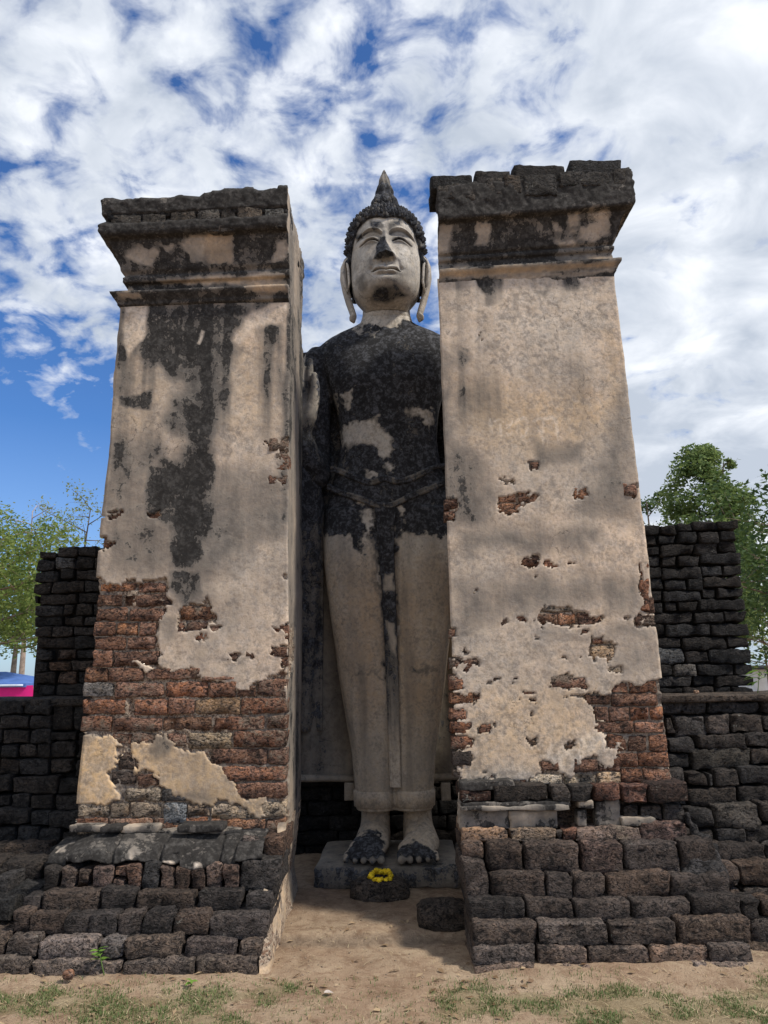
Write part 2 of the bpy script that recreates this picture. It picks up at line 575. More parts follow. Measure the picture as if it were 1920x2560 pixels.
def block_geo(w, d, h, r=0.02, rough=0.010, cell=0.025, skew=0.02):
    """a rough hewn stone: rounded box with uneven faces, centred on its origin"""
    _bs[0] += 1
    sd = _bs[0]
    nx, ny, nz = (int(np.clip(round(q / cell), 3, 16)) for q in (w, min(d, 0.16), h))
    T, F = cube_template(nx, ny, nz)
    H = np.array([w, d, h]) / 2
    r = min(r, 0.45 * min(w, d, h))
    p = T * H
    q = np.clip(p, -(H - r), H - r)
    v = p - q
    ln = np.linalg.norm(v, axis=1, keepdims=True)
    nrm = v / np.maximum(ln, 1e-9)
    p = q + nrm * r
    off = np.array([sd * 3.17, sd * 1.71, sd * 0.93])
    a = fbm(p * 7 + off, 2, 3) * rough * 0.9 + fbm(p * 24 + off, 3, 5) * rough * 1.3 - rough * 1.2 * np.maximum(0, fbm(p * 13 + off, 2, 6) + 0.1) * (ln[:, 0] > r * 1.05)
    p = p + nrm * a[:, None]
    lr = np.random.default_rng(sd)
    p[:, 2] += p[:, 0] * lr.normal(0, skew) + (p[:, 0] / w * 2) * (p[:, 2] / h) * lr.normal(0, 0.06) * h * (skew > 0)
    p[:, 0] += p[:, 2] * lr.normal(0, skew * 3)
    p[:, 1] += p[:, 0] * lr.normal(0, skew * 1.2) + p[:, 2] * lr.normal(0, skew * 1.2)
    return p, F
def tone(base, var=0.25):
    k = 1 + random.uniform(-var, var)
    w = random.uniform(-0.1, 0.1)
    return (base[0] * k * (1 + w), base[1] * k, base[2] * k * (1 - w), 1)
def stone(name, parent, x0, x1, z0, z1, y, thick, colr, r=0.02, rough=0.010, jit=0.008, skew=0.02, gap=0.008, mat=None):
    w, h = x1 - x0 - gap, z1 - z0 - gap
    if w <= 0.01 or h <= 0.01:
        return None
    V, F = block_geo(w, thick, h, r * 0.55, rough, skew=skew * 0.7)
    me = mesh(name, V, F)
    o = link_mesh(name, me, parent, ((x0 + x1) / 2, y + thick / 2 + random.uniform(-jit, jit), (z0 + z1) / 2), mat or M_LAT)
    o.color = colr
    return o
def traced(parent, ox, oy, s, y, thick, rects, colr, name='stone', var=0.25, **k):
    """stones given by their outline (left, right, top, bottom) in an enlarged view of the photograph, set in the plane y"""
    out = []
    for rc in rects:
        xl, xr, yt, yb = rc[:4]
        xa, _ = at(ox + xl / s, oy + (yt + yb) / 2 / s, y)
        xb, _ = at(ox + xr / s, oy + (yt + yb) / 2 / s, y)
        um = ox + (xl + xr) / 2 / s
        _, zt = at(um, oy + yt / s, y)
        _, zb = at(um, oy + yb / s, y)
        c = rc[4] if len(rc) > 4 else colr
        o = stone(name, parent, xa, xb, zb, zt, y, thick, tone(c, var), **k)
        out.append(o)
    return out
def rough_box(name, parent, x0, x1, y0, y1, z0, z1, colr, mat=None, cell=0.08, rough=0.01, r=0.01):
    V, F = block_geo(x1 - x0, y1 - y0, z1 - z0, r, rough, cell, 0.0)
    o = link_mesh(name, mesh(name, V, F), parent, ((x0 + x1) / 2, (y0 + y1) / 2, (z0 + z1) / 2), mat or M_LAT)
    o.color = (*colr, 1)
    return o

C_BLACK = (0.028, 0.0255, 0.024)
C_DARK = (0.048, 0.041, 0.037)
C_BROWN = (0.085, 0.062, 0.050)
C_RED = (0.20, 0.098, 0.061)
C_RED2 = (0.27, 0.138, 0.080)
C_TAN = (0.42, 0.315, 0.215)
C_GREY = (0.11, 0.10, 0.092)

#@@STRUCT
# ------------------------------------------------------------------ ground
def spaced(a, b, fine_lo, fine_hi, step, far):
    xs = list(np.arange(fine_lo, fine_hi, step))
    d, x = step, fine_hi
    while x < b:
        xs.append(x); d *= 1.35; x += min(d, far)
    xs.append(b)
    d, x = step * 1.35, fine_lo - step * 1.35
    lo = []
    while x > a:
        lo.append(x); d *= 1.35; x -= min(d, far)
    lo.append(a)
    return np.array(lo[::-1] + xs)
GRASS_POLY = [[(-50, 2478), (120, 2468), (250, 2490), (330, 2500), (420, 2530), (300, 2556), (130, 2540), (60, 2530), (-50, 2535)],
              [(230, 2500), (420, 2480), (640, 2470), (720, 2450), (760, 2470), (640, 2500), (520, 2530), (420, 2600), (160, 2600)],
              [(1090, 2500), (1150, 2470), (1300, 2478), (1420, 2488), (1600, 2470), (1700, 2500), (1820, 2470), (1990, 2440), (1990, 2600), (1500, 2620), (1400, 2540), (1240, 2530), (1100, 2560)],
              [(800, 2490), (850, 2500), (840, 2515), (790, 2505)], [(480, 2430), (510, 2440), (490, 2450), (470, 2440)], [(400, 2545), (560, 2530), (640, 2560), (400, 2620)]]
def ground_height(X, Y):
    P = np.stack([X, Y], 1)
    far = smooth(14, 40, np.hypot(X, Y))
    h = fbm(P * 1.2, 3, 11) * 0.018 + fbm(P * 9, 3, 12) * 0.006
    # trodden earth between the pillars lies a little higher, behind a low worn edge
    inside = smooth(5.0, 5.12, Y + fbm(P * 3, 2, 14) * 0.06) * smooth(-1.0, -0.6, X) * smooth(0.7, 0.4, X)
    h = h + inside * 0.035 + fbm(P * 22, 3, 17) * 0.005
    # soil banked against the footings
    bank = smooth(4.1, 4.55, Y) * (1 - smooth(4.6, 4.8, Y)) * np.maximum(smooth(-0.6, -0.85, X), smooth(0.42, 0.6, X))
    h = h + bank * 0.03
    h = h + 0.03 * smooth(5.2, 6.3, Y) * smooth(-0.35, -0.68, X) * smooth(-1.2, -0.7, X)
    return h * (1 - far)
xs = spaced(-600, 600, -2.6, 2.6, 0.03, 80)
ys = spaced(-300, 900, 3.2, 6.6, 0.03, 80)
GX, GY = np.meshgrid(xs, ys)
gx, gy = GX.ravel(), GY.ravel()
gz = ground_height(gx, gy)
gme = mesh('ground', np.stack([gx, gy, gz], 1), grid_faces(len(ys), len(xs)))
front = (gy > 1.5) & (gy < 8) & (np.abs(gx) < 4)
gm = np.full(len(gx), 0.35)
gm[front] = 0
guv = proj(np.stack([gx[front], gy[front], gz[front]], 1))
gm[front] = cover(GRASS_POLY, guv + fbm(guv / 60, 3, 3)[:, None] * 25, 18) * 0.9
floor_dark = np.zeros(len(gx))
floor_dark[front] = smooth(5.0, 5.8, gy[front]) * 0.55 * smooth(-0.9, -0.6, gx[front]) * smooth(.6, .45, gx[front])  # niche shade put into the earth colour between the pillars
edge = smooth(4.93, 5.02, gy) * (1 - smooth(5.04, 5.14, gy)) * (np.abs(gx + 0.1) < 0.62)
floor_dark = np.maximum(floor_dark, edge * 0.75)  # plus a darker strip along the low worn edge
set_mask(gme, gm, floor_dark, 0, 1)
ground = link_mesh('ground', gme, None, (0, 0, 0), M_EARTH)
ground['kind'] = 'structure'
ground['label'] = 'bare brown trodden earth with thin grass'

# ------------------------------------------------------------------ the two pillars
def sheet_ring(cols, zs, name, parent, mat, disp, cap=False):
    """rings of points: cols(z) -> (n,2) plan points, and outward normals; returns arrays for masking"""
    rows, nrm = [], []
    for z in zs:
        p, n = cols(z)
        rows.append(np.concatenate([p, np.full((len(p), 1), z)], 1))
        nrm.append(np.concatenate([n, np.zeros((len(p), 1))], 1))
    return np.array(rows), np.array(nrm)

def pillar_plan(xi_b, xo_b, xi_t, xo_t, z0, z1, yf, yb, fine, coarse, splay=0.0):
    """plan outline from the back corner of the doorway side round the front to the outer back corner"""
    side = 1 if xo_b > xi_b else -1
    nf = int(abs(xo_b - xi_b) / fine)
    ns = int((yb - yf) / coarse)
    ts = np.linspace(0, 1, ns + 1)
    tf = np.linspace(0, 1, nf + 1)
    nb = 12
    tb = np.linspace(0, 1, nb + 1)
    def f(z, o=0.0, oi=None, ob=None):
        k = (z - z0) / (z1 - z0)
        xi = xi_b + (xi_t - xi_b) * k
        xo = xo_b + (xo_t - xo_b) * k + side * o
        F0, B0 = yf - o, yb + o * 0.5
        inner = np.stack([xi + splay * (1 - ts[:-1]), B0 + (F0 - B0) * ts[:-1]], 1)
        front = np.stack([xi + (xo - xi) * tf[:-1], np.full(nf, F0)], 1)
        outer = np.stack([np.full(ns, xo), F0 + (B0 - F0) * ts[:-1]], 1)
        back = np.stack([xo + (xi + splay - xo) * tb[:-1], np.full(nb, B0)], 1)
        p = np.concatenate([inner, front, outer, back])
        n = np.concatenate([np.tile([-side, 0], (ns, 1)), np.tile([0, -1], (nf, 1)), np.tile([side, 0], (ns, 1)), np.tile([0, 1], (nb, 1))]).astype(float)
        for c in (0, ns, ns + nf, 2 * ns + nf):
            n[c] = (n[c] + n[c - 1])
        return p, n
    return f, ns, nf

def shaft(parent, plan, ns, nf, z0, z1, bare, soots, warms, pales, bare_w=None, hz=0.0095, grey=0.12, marks=None, sideshade=0.2):
    zs = np.arange(z0, z1 + hz, hz)
    rows, nr = [], []
    for z in zs:
        p, n = plan(z)
        rows.append(np.concatenate([p, np.full((len(p), 1), z)], 1))
        nr.append(np.concatenate([n, np.zeros((len(p), 1))], 1))
    P = np.array(rows)
    Nn = np.array(nr)
    nr_, nc = P.shape[:2]
    P, Nn = P.reshape(-1, 3), Nn.reshape(-1, 3)
    uv = proj(P)
    ragged = np.stack([fbm(P * 16, 4, 21), fbm(P * 16 + 40, 4, 22)], 1) * 12 + np.stack([fbm(P * 34, 3, 23), fbm(P * 34 + 9, 3, 24)], 1) * 6
    ragged = ragged * 0.6 + cell_offset(P * 13, 25) * 7 + cell_offset(P * 36, 26) * 3
    colid = np.tile(np.arange(nc), nr_)
    isfront = (colid >= ns - 2) & (colid <= ns + nf + 3)
    b = np.zeros(len(P))
    b[isfront] = cover(bare[0], (uv + ragged)[isfront], 2.0)
    if bare[1]:
        keep = cover(bare[1], (uv + ragged)[isfront], 2.0)
        b[isfront] = b[isfront] * (1 - keep)
    # doorway side: chipped edge and a few losses low down
    inner = colid < ns
    q = fbm(P * np.array([2.5, 2.5, 1.6]), 4, 31)
    q_ = q
    b[inner] = np.maximum(b[inner], smooth(0.30, 0.36, q[inner] + 0.12 * smooth(1.6, 0.7, P[inner, 2])) * smooth(2.6, 1.2, P[inner, 2]))
    outer = (colid > ns + nf) 
    b[outer] = np.maximum(b[outer], smooth(0.0, 0.1, fbm(P[outer] * 3, 3, 8) + smooth(2.2, 1.0, P[outer, 2]) - 0.3))
    thick = 0.0100 + fbm(P * 1.6, 3, 41) * 0.010 + fbm(P * 9, 4, 42) * 0.004
    b = smooth(0.25, 0.75, b)
    h = thick * (1 - b) + b * (-0.0105 + fbm(P * 22, 4, 43) * 0.020)
    P = P + Nn * h[:, None]
    soft = np.stack([fbm(P * 5, 4, 51), fbm(P * 5 + 30, 4, 52)], 1) * 28
    s = np.full(len(P), grey) + fbm(P * 1.7, 4, 61) * 0.30
    for polys, soft_px, val in soots:
        s = np.maximum(s, cover(polys, uv + soft * (0.6 if soft_px < 15 else 1.0), soft_px) * val + fbm(P * 3, 3, 62) * 0.06)
    drip = np.maximum(0, fbm(np.stack([P[:, 0] * 13 + P[:, 1] * 13, P[:, 2] * 0.55], 1), 4, 66) + 0.12) * smooth(z1 - 1.5, z1 - 0.05, P[:, 2])
    s = s + drip * 0.75
    w = np.zeros(len(P)); pl = np.zeros(len(P))
    for polys, soft_px, val in warms:
        w = np.maximum(w, cover(polys, uv + soft, soft_px) * val)
    for polys, soft_px, val in pales:
        c = cover(polys, uv + soft * 0.5, soft_px)
        pl = np.maximum(pl, c * val)
        s = s * (1 - 0.8 * c)
    if marks is not None:
        c = np.zeros(len(P))
        ff = isfront
        for poly, wd in marks:
            c[ff] = np.maximum(c[ff], stroke(poly, uv[ff] + ragged[ff] * 0.15, wd))
        pl = np.maximum(pl, c * 0.42)
        s = s - c * 0.1
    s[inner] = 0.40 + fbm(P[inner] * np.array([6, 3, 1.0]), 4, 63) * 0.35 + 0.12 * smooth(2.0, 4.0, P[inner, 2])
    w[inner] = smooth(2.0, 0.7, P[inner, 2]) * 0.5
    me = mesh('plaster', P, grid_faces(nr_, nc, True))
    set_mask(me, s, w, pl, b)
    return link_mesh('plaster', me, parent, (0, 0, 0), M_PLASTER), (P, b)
def stroke(poly, P, width):
    d = np.full(len(P), 1e9)
    for a, b in zip(poly[:-1], poly[1:]):
        a, b = np.array(a, float), np.array(b, float)
        e = b - a
        t = np.clip(((P - a) @ e) / max(e @ e, 1e-9), 0, 1)
        q = P - a - t[:, None] * e
        d = np.minimum(d, np.sqrt((q * q).sum(1)))
    return smooth(width, width * 0.45, d)

def cornice(parent, plan, prof, tilt, x_ref, soots, pales, warms, ns, nf, ragged_top, rough=0.006):
    """moulded head of a pillar: profile rows (outward offset, height), sheared by tilt along x"""
    O, Z = [], []
    for (o0, z0), (o1, z1) in zip(prof[:-1], prof[1:]):
        n = max(1, int(math.hypot(o1 - o0, z1 - z0) / 0.011))
        for i in range(n):
            O.append(o0 + (o1 - o0) * i / n); Z.append(z0 + (z1 - z0) * i / n)
    O.append(prof[-1][0]); Z.append(prof[-1][1])
    rows, nr = [], []
    for o, z in zip(O, Z):
        p, n = plan(z, o)
        rows.append(np.concatenate([p, np.full((len(p), 1), z)], 1))
        nr.append(np.concatenate([n, np.zeros((len(p), 1))], 1))
    P, Nn = np.array(rows), np.array(nr)
    nr_, nc = P.shape[:2]
    P, Nn = P.reshape(-1, 3), Nn.reshape(-1, 3)
    zt = Z[-1]
    k = (P[:, 2] - Z[0]) / (zt - Z[0])
    P[:, 2] += tilt(k) * (P[:, 0] - x_ref)
    colid = np.tile(np.arange(nc), nr_)
    amp = rough * (0.8 + 1.1 * smooth(0.60, 0.72, k))
    P = P + Nn * (fbm(P * 6, 3, 71) * amp + fbm(P * 28, 4, 72) * amp * 0.9)[:, None]
    P[:, 2] += fbm(P * 12, 3, 73) * 0.004
    top = smooth(0.86, 1.0, k)
    P[:, 2] += top * ragged_top(P[:, 0], P[:, 1])
    uv = proj(P)
    soft = np.stack([fbm(P * 14, 4, 51), fbm(P * 14 + 30, 4, 52)], 1) * 14
    s = 0.70 + fbm(P * 5, 4, 61) * 0.42 + 0.30 * smooth(0.6, 0.72, k)
    pl = np.zeros(len(P)); w = np.zeros(len(P))
    for polys, sp, val in soots:
        s = np.maximum(s, cover(polys, uv + soft, sp) * val)
    for polys, sp, val in pales:
        c = cover(polys, uv + soft, sp)
        s = s * (1 - 0.55 * c); pl = np.maximum(pl, c * val)
    for polys, sp, val in warms:
        c = cover(polys, uv + soft, sp)
        s = s * (1 - 0.55 * c); w = np.maximum(w, c * val)
    inner = colid < ns
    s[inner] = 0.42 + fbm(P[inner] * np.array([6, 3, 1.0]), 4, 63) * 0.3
    Fc = [tuple(f) for f in grid_faces(nr_, nc, True)]
    # top: strip between doorway side/back and front/outer
    base = (nr_ - 1) * nc
    Fc.append(tuple(range(base, base + nc)))
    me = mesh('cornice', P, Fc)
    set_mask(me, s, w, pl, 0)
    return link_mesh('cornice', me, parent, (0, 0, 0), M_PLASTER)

YF, YB = 5.20, 6.06
# ---------- left pillar
LP = thing('plastered_pillar', 'left pillar, dark stain down its plaster and a broad band of bare red laterite', 'pillar', (-1.32, 5.6, 0), 'pillars flanking the statue')
planL, nsL, nfL = pillar_plan(-0.662, -1.99, -0.672, -1.885, 0.62, 4.26, YF, YB, 0.0095, 0.022)
c1 = lambda p: crop(0, 400, 1.728, p)          # views of the photograph the outlines below were read from
c3 = lambda p: crop(0, 1200, 1.728, p)
r1 = lambda p: crop(230, 1400, 2.9625, p)
bareL = [r1(p) for p in [
    [(-200, 168), (50, 165), (140, 178), (200, 160), (300, 158), (420, 165), (550, 150), (560, 200), (548, 290), (600, 350), (530, 375), (490, 470), (465, 560), (480, 640), (500, 700), (495, 810), (600, 830), (700, 800), (780, 815), (800, 860), (900, 870), (1000, 905), (1040, 900), (1050, 945), (1100, 970), (1170, 960), (1215, 920), (1225, 900), (1300, 885), (1380, 850), (1440, 810), (1441, 2200), (-260, 2200)],
    [(715, 340), (800, 330), (870, 265), (890, 330), (910, 345), (900, 440), (850, 450), (850, 470), (800, 520), (690, 530), (650, 560), (640, 480), (650, 440), (655, 380)],
    [(870, 480), (930, 470), (945, 510), (905, 540), (870, 520)], [(765, 580), (820, 540), (845, 575), (800, 595)],
    [(1000, 700), (1060, 670), (1085, 705), (1050, 740), (1010, 735)], [(1145, 705), (1200, 670), (1215, 690), (1180, 715)],
    [(1320, 680), (1360, 620), (1370, 650), (1340, 710), (1325, 710)], [(1390, 650), (1446, 650), (1446, 790), (1430, 790), (1425, 700)],
    [(1340, 480), (1400, 500), (1446, 480), (1446, 600), (1430, 610), (1420, 560), (1400, 530)], [(1395, 110), (1435, 95), (1430, 140), (1400, 135)]]]
bareL += [c1(p) for p in [[(1205, 1215), (1245, 1205), (1246, 1310), (1225, 1330), (1205, 1280)], [(1170, 1370), (1245, 1365), (1246, 1395), (1190, 1398)], [(1140, 1215), (1170, 1220), (1165, 1240), (1140, 1235)]]]
bareL += [c3(p) for p in [[(440, 258), (495, 250), (470, 285), (440, 290)], [(462, 150), (510, 130), (530, 140), (480, 160), (465, 190)], [(625, 150), (690, 128), (700, 150), (650, 165)]]]
keepL = [r1(p) for p in [
    [(290, 1380), (400, 1350), (470, 1350), (490, 1280), (545, 1300), (580, 1365), (690, 1390), (740, 1420), (790, 1385), (850, 1400), (860, 1450), (900, 1500), (960, 1530), (1000, 1590), (1050, 1640), (1090, 1700), (1150, 1760), (1230, 1755), (1290, 1740), (1300, 1790), (1250, 1830), (1290, 1900), (1180, 1910), (1100, 1800), (950, 1780), (870, 1830), (760, 1800), (640, 1760), (560, 1690), (500, 1680), (480, 1600), (420, 1570), (330, 1610), (325, 1500), (300, 1440)],
    [(-250, 1290), (60, 1280), (130, 1310), (190, 1360), (215, 1430), (205, 1480), (140, 1570), (170, 1640), (200, 1690), (230, 1760), (100, 1800), (-250, 1830)],
    [(430, 1105), (470, 1060), (540, 1070), (545, 1110), (480, 1115)], [(275, 760), (340, 755), (440, 790), (390, 835), (330, 790)]]]
sootL = [([c1([(610, 620), (1170, 600), (1170, 640), (1080, 720), (1000, 760), (1035, 830), (1000, 920), (985, 1100), (970, 1200), (940, 1300), (935, 1400), (900, 1560), (660, 1560), (690, 1390), (740, 1300), (800, 1200), (690, 1150), (720, 1060), (765, 980), (690, 900), (630, 900), (580, 800), (640, 740)])], 40, 0.66),
         ([c1([(680, 700), (960, 660), (960, 900), (820, 960), (720, 860)])], 46, 0.82),
         ([c1([(700, 1300), (940, 1270), (930, 1560), (660, 1560)])], 30, 0.80),
         ([c3([(640, -40), (935, -40), (910, 150), (890, 330), (850, 390), (760, 380), (740, 250), (640, 150)])], 44, 0.86),
         ([c3([(715, 390), (900, 400), (915, 500), (850, 540), (780, 560), (720, 490)])], 16, 0.55),
         ([c3([(690, 570), (780, 570), (790, 680), (700, 700)])], 22, 0.42),
         ([c1([(440, 1200), (700, 1160), (760, 1290), (640, 1420), (640, 1560), (430, 1560)])], 50, 0.44),
         ([c3([(420, -60), (1250, -60), (1250, 250), (1000, 420), (900, 620), (720, 560), (700, 430), (420, 430)])], 60, 0.42),
         ([c1([(1190, 700), (1260, 640), (1260, 1560), (1180, 1560), (1200, 1200)])], 26, 0.50),
         ([r1([(400, 1290), (560, 1285), (610, 1420), (500, 1520), (420, 1420)]), r1([(480, 1690), (700, 1740), (900, 1760), (860, 1830), (640, 1780)]), r1([(-250, 1290), (60, 1280), (130, 1340), (-250, 1390)])], 22, 0.45),
         ([c1([(600, 1015), (655, 1010), (640, 1090), (520, 1050), (510, 1020)])], 8, 0.55)]
warmL = [([c1([(520, 700), (620, 900), (740, 1000), (640, 1200), (480, 1200), (500, 900)]), c1([(1020, 800), (1200, 760), (1190, 1180), (990, 1150)])], 50, 0.30),
         ([r1([(-250, 1280), (1320, 1280), (1320, 1920), (-250, 1920)])], 30, 0.85)]
paleL = [([c1([(540, 625), (625, 620), (635, 760), (560, 860), (530, 800)])], 8, 0.55), ([c1([(1170, 620), (1240, 610), (1240, 700), (1100, 720), (1040, 800), (1010, 780), (1060, 690)])], 9, 0.35),
         ([c1([(870, 730), (890, 740), (870, 800), (850, 790)])], 4, 0.4)]
plL, (PL, bL) = shaft(LP, planL, nsL, nfL, 0.60, 4.235, (bareL, keepL), sootL, warmL, paleL)

profL = [(-0.05, 4.16), (0.0, 4.175), (0.004, 4.215), (0.030, 4.226), (0.034, 4.250), (0.075, 4.296), (0.078, 4.312), (0.030, 4.328), (-0.018, 4.350), (-0.02, 4.408), (0.014, 4.414), (0.018, 4.450), (0.0, 4.468), (0.03, 4.50), (0.055, 4.58), (0.09, 4.66), (0.104, 4.682), (0.106, 4.70), (0.150, 4.712), (0.168, 4.735), (0.168, 4.79), (0.150, 4.812), (0.130, 4.835), (0.128, 4.86), (0.160, 4.885), (0.165, 4.985), (0.150, 5.012)]
cL = lambda p: crop(240, 460, 3.19, p)
def raggedL(x, y):
    t = np.stack([x * 9, y * 9], 1)
    step = 0.05 * smooth(-1.32, -1.28, x) - 0.03 * smooth(-1.42, -1.33, x) * smooth(-1.28, -1.33, x)
    return step * 0.5 + fbm(t, 4, 77) * 0.022 + 0.012 * np.sign(vnoise(np.stack([x * 7, y * 3], 1), 5))
cornice(LP, planL, profL, lambda k: 0.028 + 0.012 * k, -1.95, [],
        [([cL(p) for p in [[(330, 480), (500, 520), (515, 600), (450, 665), (350, 640), (240, 590), (250, 530)], [(655, 470), (760, 410), (860, 400), (850, 640), (740, 640), (730, 560), (690, 530)], [(1440, 480), (1530, 430), (1535, 600), (1400, 610)], [(510, 480), (640, 470), (640, 520), (560, 545)]]], 6, 0.35),
         ([cL([(740, 735), (1150, 735), (1500, 690), (1530, 760), (1100, 790), (740, 790)])], 7, 0.2)],
        [([cL(p) for p in [[(850, 400), (1110, 390), (1085, 630), (850, 640)], [(170, 860), (360, 845), (370, 900), (220, 915)], [(1180, 790), (1530, 775), (1530, 860), (1250, 870)], [(480, 760), (1150, 740), (1150, 785), (560, 805)]]], 8, 0.5)], nsL, nfL, raggedL)

# ---------- right pillar
RP = thing('plastered_pillar', 'right pillar, paler plaster with faint Thai letters and broken cap blocks', 'pillar', (1.12, 5.6, 0), 'pillars flanking the statue')
planR, nsR, nfR = pillar_plan(0.452, 1.835, 0.428, 1.715, 0.80, 4.40, YF, YB, 0.0095, 0.022, 0.13)
r2 = lambda p: crop(1100, 1500, 2.765, p)
c4 = lambda p: crop(960, 1200, 1.728, p)
c2 = lambda p: crop(960, 360, 1.728, p)
bareR = [r2(p) for p in [
    [(1185, 640), (1200, 610), (1260, 590), (1310, 575), (1400, 590), (1490, 550), (1640, 535), (1720, 1330), (60, 1330), (60, 1262), (515, 1257), (515, 1230), (560, 1240), (610, 1255), (620, 1220), (690, 1200), (720, 1180), (700, 1130), (730, 1115), (780, 1130), (820, 1180), (900, 1205), (940, 1150), (1010, 1100), (1090, 1095), (1095, 1140), (1180, 1150), (1250, 1080), (1240, 1050), (1290, 1040), (1200, 1000), (1165, 1010), (1165, 960), (1180, 930), (1130, 910), (1075, 880), (1130, 840), (1070, 810), (1060, 740), (1000, 690), (850, 655), (1010, 660), (1180, 655)],
    [(60, 515), (120, 530), (165, 610), (130, 625), (60, 620)], [(70, 635), (200, 645), (225, 680), (180, 705), (80, 715)], [(210, 660), (265, 655), (275, 680), (240, 715), (205, 690)],
    [(80, 750), (160, 760), (175, 800), (120, 825), (80, 830)], [(80, 840), (200, 860), (235, 870), (220, 910), (110, 925), (80, 920)], [(85, 945), (215, 950), (230, 1000), (150, 1030), (90, 1030)], [(90, 1045), (200, 1045), (215, 1090), (150, 1150), (95, 1150)],
    [(60, 400), (140, 410), (150, 440), (110, 480), (60, 470)], [(170, 420), (250, 415), (260, 460), (225, 450), (190, 500), (165, 490), (200, 450)], [(60, 200), (110, 200), (95, 265), (60, 265)], [(100, 1180), (150, 1175), (140, 1220), (100, 1230)],
    [(660, 120), (710, 50), (800, 35), (930, 60), (945, 95), (1000, 100), (1110, 120), (1115, 160), (960, 172), (800, 176), (665, 165)], [(1350, 150), (1390, 105), (1410, 150), (1480, 120), (1480, 172), (1350, 176)], [(1375, 50), (1480, -20), (1480, 120), (1400, 90)], [(1255, 120), (1285, 125), (1275, 160), (1255, 145)],
    [(985, 210), (1035, 205), (1040, 240), (985, 260)], [(1045, 330), (1060, 262), (1130, 260), (1130, 300), (1200, 320), (1205, 380), (1140, 415), (1045, 400)], [(1120, 440), (1170, 460), (1245, 450), (1245, 490), (1180, 500)],
    [(765, 585), (810, 530), (880, 520), (1000, 540), (1010, 600), (880, 605)], [(335, 560), (350, 540), (405, 530), (390, 550), (350, 570)], [(485, 555), (520, 530), (560, 550), (500, 562)], [(275, 890), (300, 850), (360, 850), (360, 920), (275, 900)],
    [(590, 960), (620, 940), (665, 940), (665, 995), (620, 1000)], [(865, 980), (930, 975), (930, 1020), (870, 1030)], [(150, 330), (195, 345), (185, 375), (155, 360)], [(310, 1210), (370, 1205), (365, 1230)], [(425, 140), (450, 118), (455, 160), (420, 168)], [(510, 110), (600, 125), (600, 150), (560, 145)],
    [(555, 635), (590, 640), (600, 660), (660, 640), (640, 665), (600, 668)], [(505, 710), (560, 690), (560, 700)], [(620, 690), (670, 690), (630, 710)], [(590, 775), (620, 770), (605, 795)], [(645, 240), (690, 235), (690, 250), (655, 255)], [(845, 385), (870, 375), (880, 390)], [(960, 385), (985, 375), (990, 392)]]]
bareR += [c4(p) for p in [[(485, 75), (560, 65), (660, 55), (640, 85), (600, 110), (540, 145), (495, 130), (490, 100)], [(825, 60), (885, 35), (885, 72), (830, 75)], [(262, 85), (320, 90), (300, 175), (262, 175)], [(585, 355), (610, 330), (660, 318), (670, 350), (620, 375)], [(695, 340), (765, 370), (750, 378), (700, 360)], [(780, 355), (840, 350), (800, 362)], [(1108, 330), (1140, 560), (1125, 560), (1105, 400)], [(660, 420), (685, 425), (665, 432)], [(500, -5), (560, 0), (540, 20)], [(390, 480), (410, 478), (405, 490)]]]
bareR += [c2(p) for p in [[(635, 1375), (668, 1378), (660, 1410), (635, 1405)], [(1040, 1468), (1090, 1470), (1090, 1520), (1060, 1490)], [(430, 835), (405, 845), (425, 825)]]]
sootR = [([c2(p) for p in [[(395, 585), (512, 585), (512, 640), (505, 715), (430, 715), (420, 640)], [(780, 575), (830, 580), (860, 620), (840, 645), (785, 640)], [(660, 650), (720, 645), (710, 685), (680, 670)], [(395, 735), (430, 730), (425, 752)], [(450, 865), (520, 860), (500, 885), (455, 880)], [(390, 850), (430, 825), (425, 840)], [(540, 660), (580, 665), (575, 745), (560, 770)], [(330, 870), (365, 880), (355, 900)], [(460, 945), (490, 915), (480, 940)]]], 6, 1.05),
         ([c2([(230, 560), (300, 620), (275, 850), (380, 930), (320, 1000), (320, 1250), (430, 1330), (480, 1420), (470, 1660), (220, 1660)])], 44, 0.45),
         ([c2([(300, 830), (390, 935), (340, 960), (280, 900)])], 14, 0.55),
         ([c2([(1060, 860), (1110, 1500), (1120, 1660), (800, 1580), (960, 1300), (990, 1150), (1040, 1000)])], 44, 0.42),
         ([c2([(650, 1290), (860, 1300), (880, 1400), (640, 1390)])], 24, 0.40),
         ([c4([(260, 180), (560, 200), (900, 190), (870, 320), (600, 300), (300, 340)])], 60, 0.45),
         ([c4([(265, 420), (600, 400), (1100, 400), (1130, 560), (700, 560), (420, 670), (270, 690)])], 60, 0.42),
         ([c4([(860, 190), (960, 190), (920, 280), (860, 270)])], 30, 0.42),
         ([c4([(680, 625), (1165, 620), (1175, 690), (1020, 700), (700, 680)])], 40, 0.40),
         ([c4([(290, 640), (420, 620), (420, 690), (300, 700)])], 26, 0.42),
         ([c4([(870, 700), (1180, 700), (1185, 840), (1000, 860)])], 50, 0.28)]
warmR = [([c2([(330, 1020), (960, 1100), (960, 1250), (700, 1330), (430, 1310), (340, 1180)])], 60, 0.55), ([c2([(940, 800), (1020, 780), (1040, 1150), (950, 1180)])], 30, 0.4),
         ([r2([(300, 600), (1060, 620), (1060, 900), (900, 1100), (120, 1260), (120, 900)])], 70, 0.40), ([r2([(900, 1020), (1130, 920), (1180, 940), (1100, 1080), (960, 1120), (900, 1190), (840, 1170)])], 8, 0.9)]
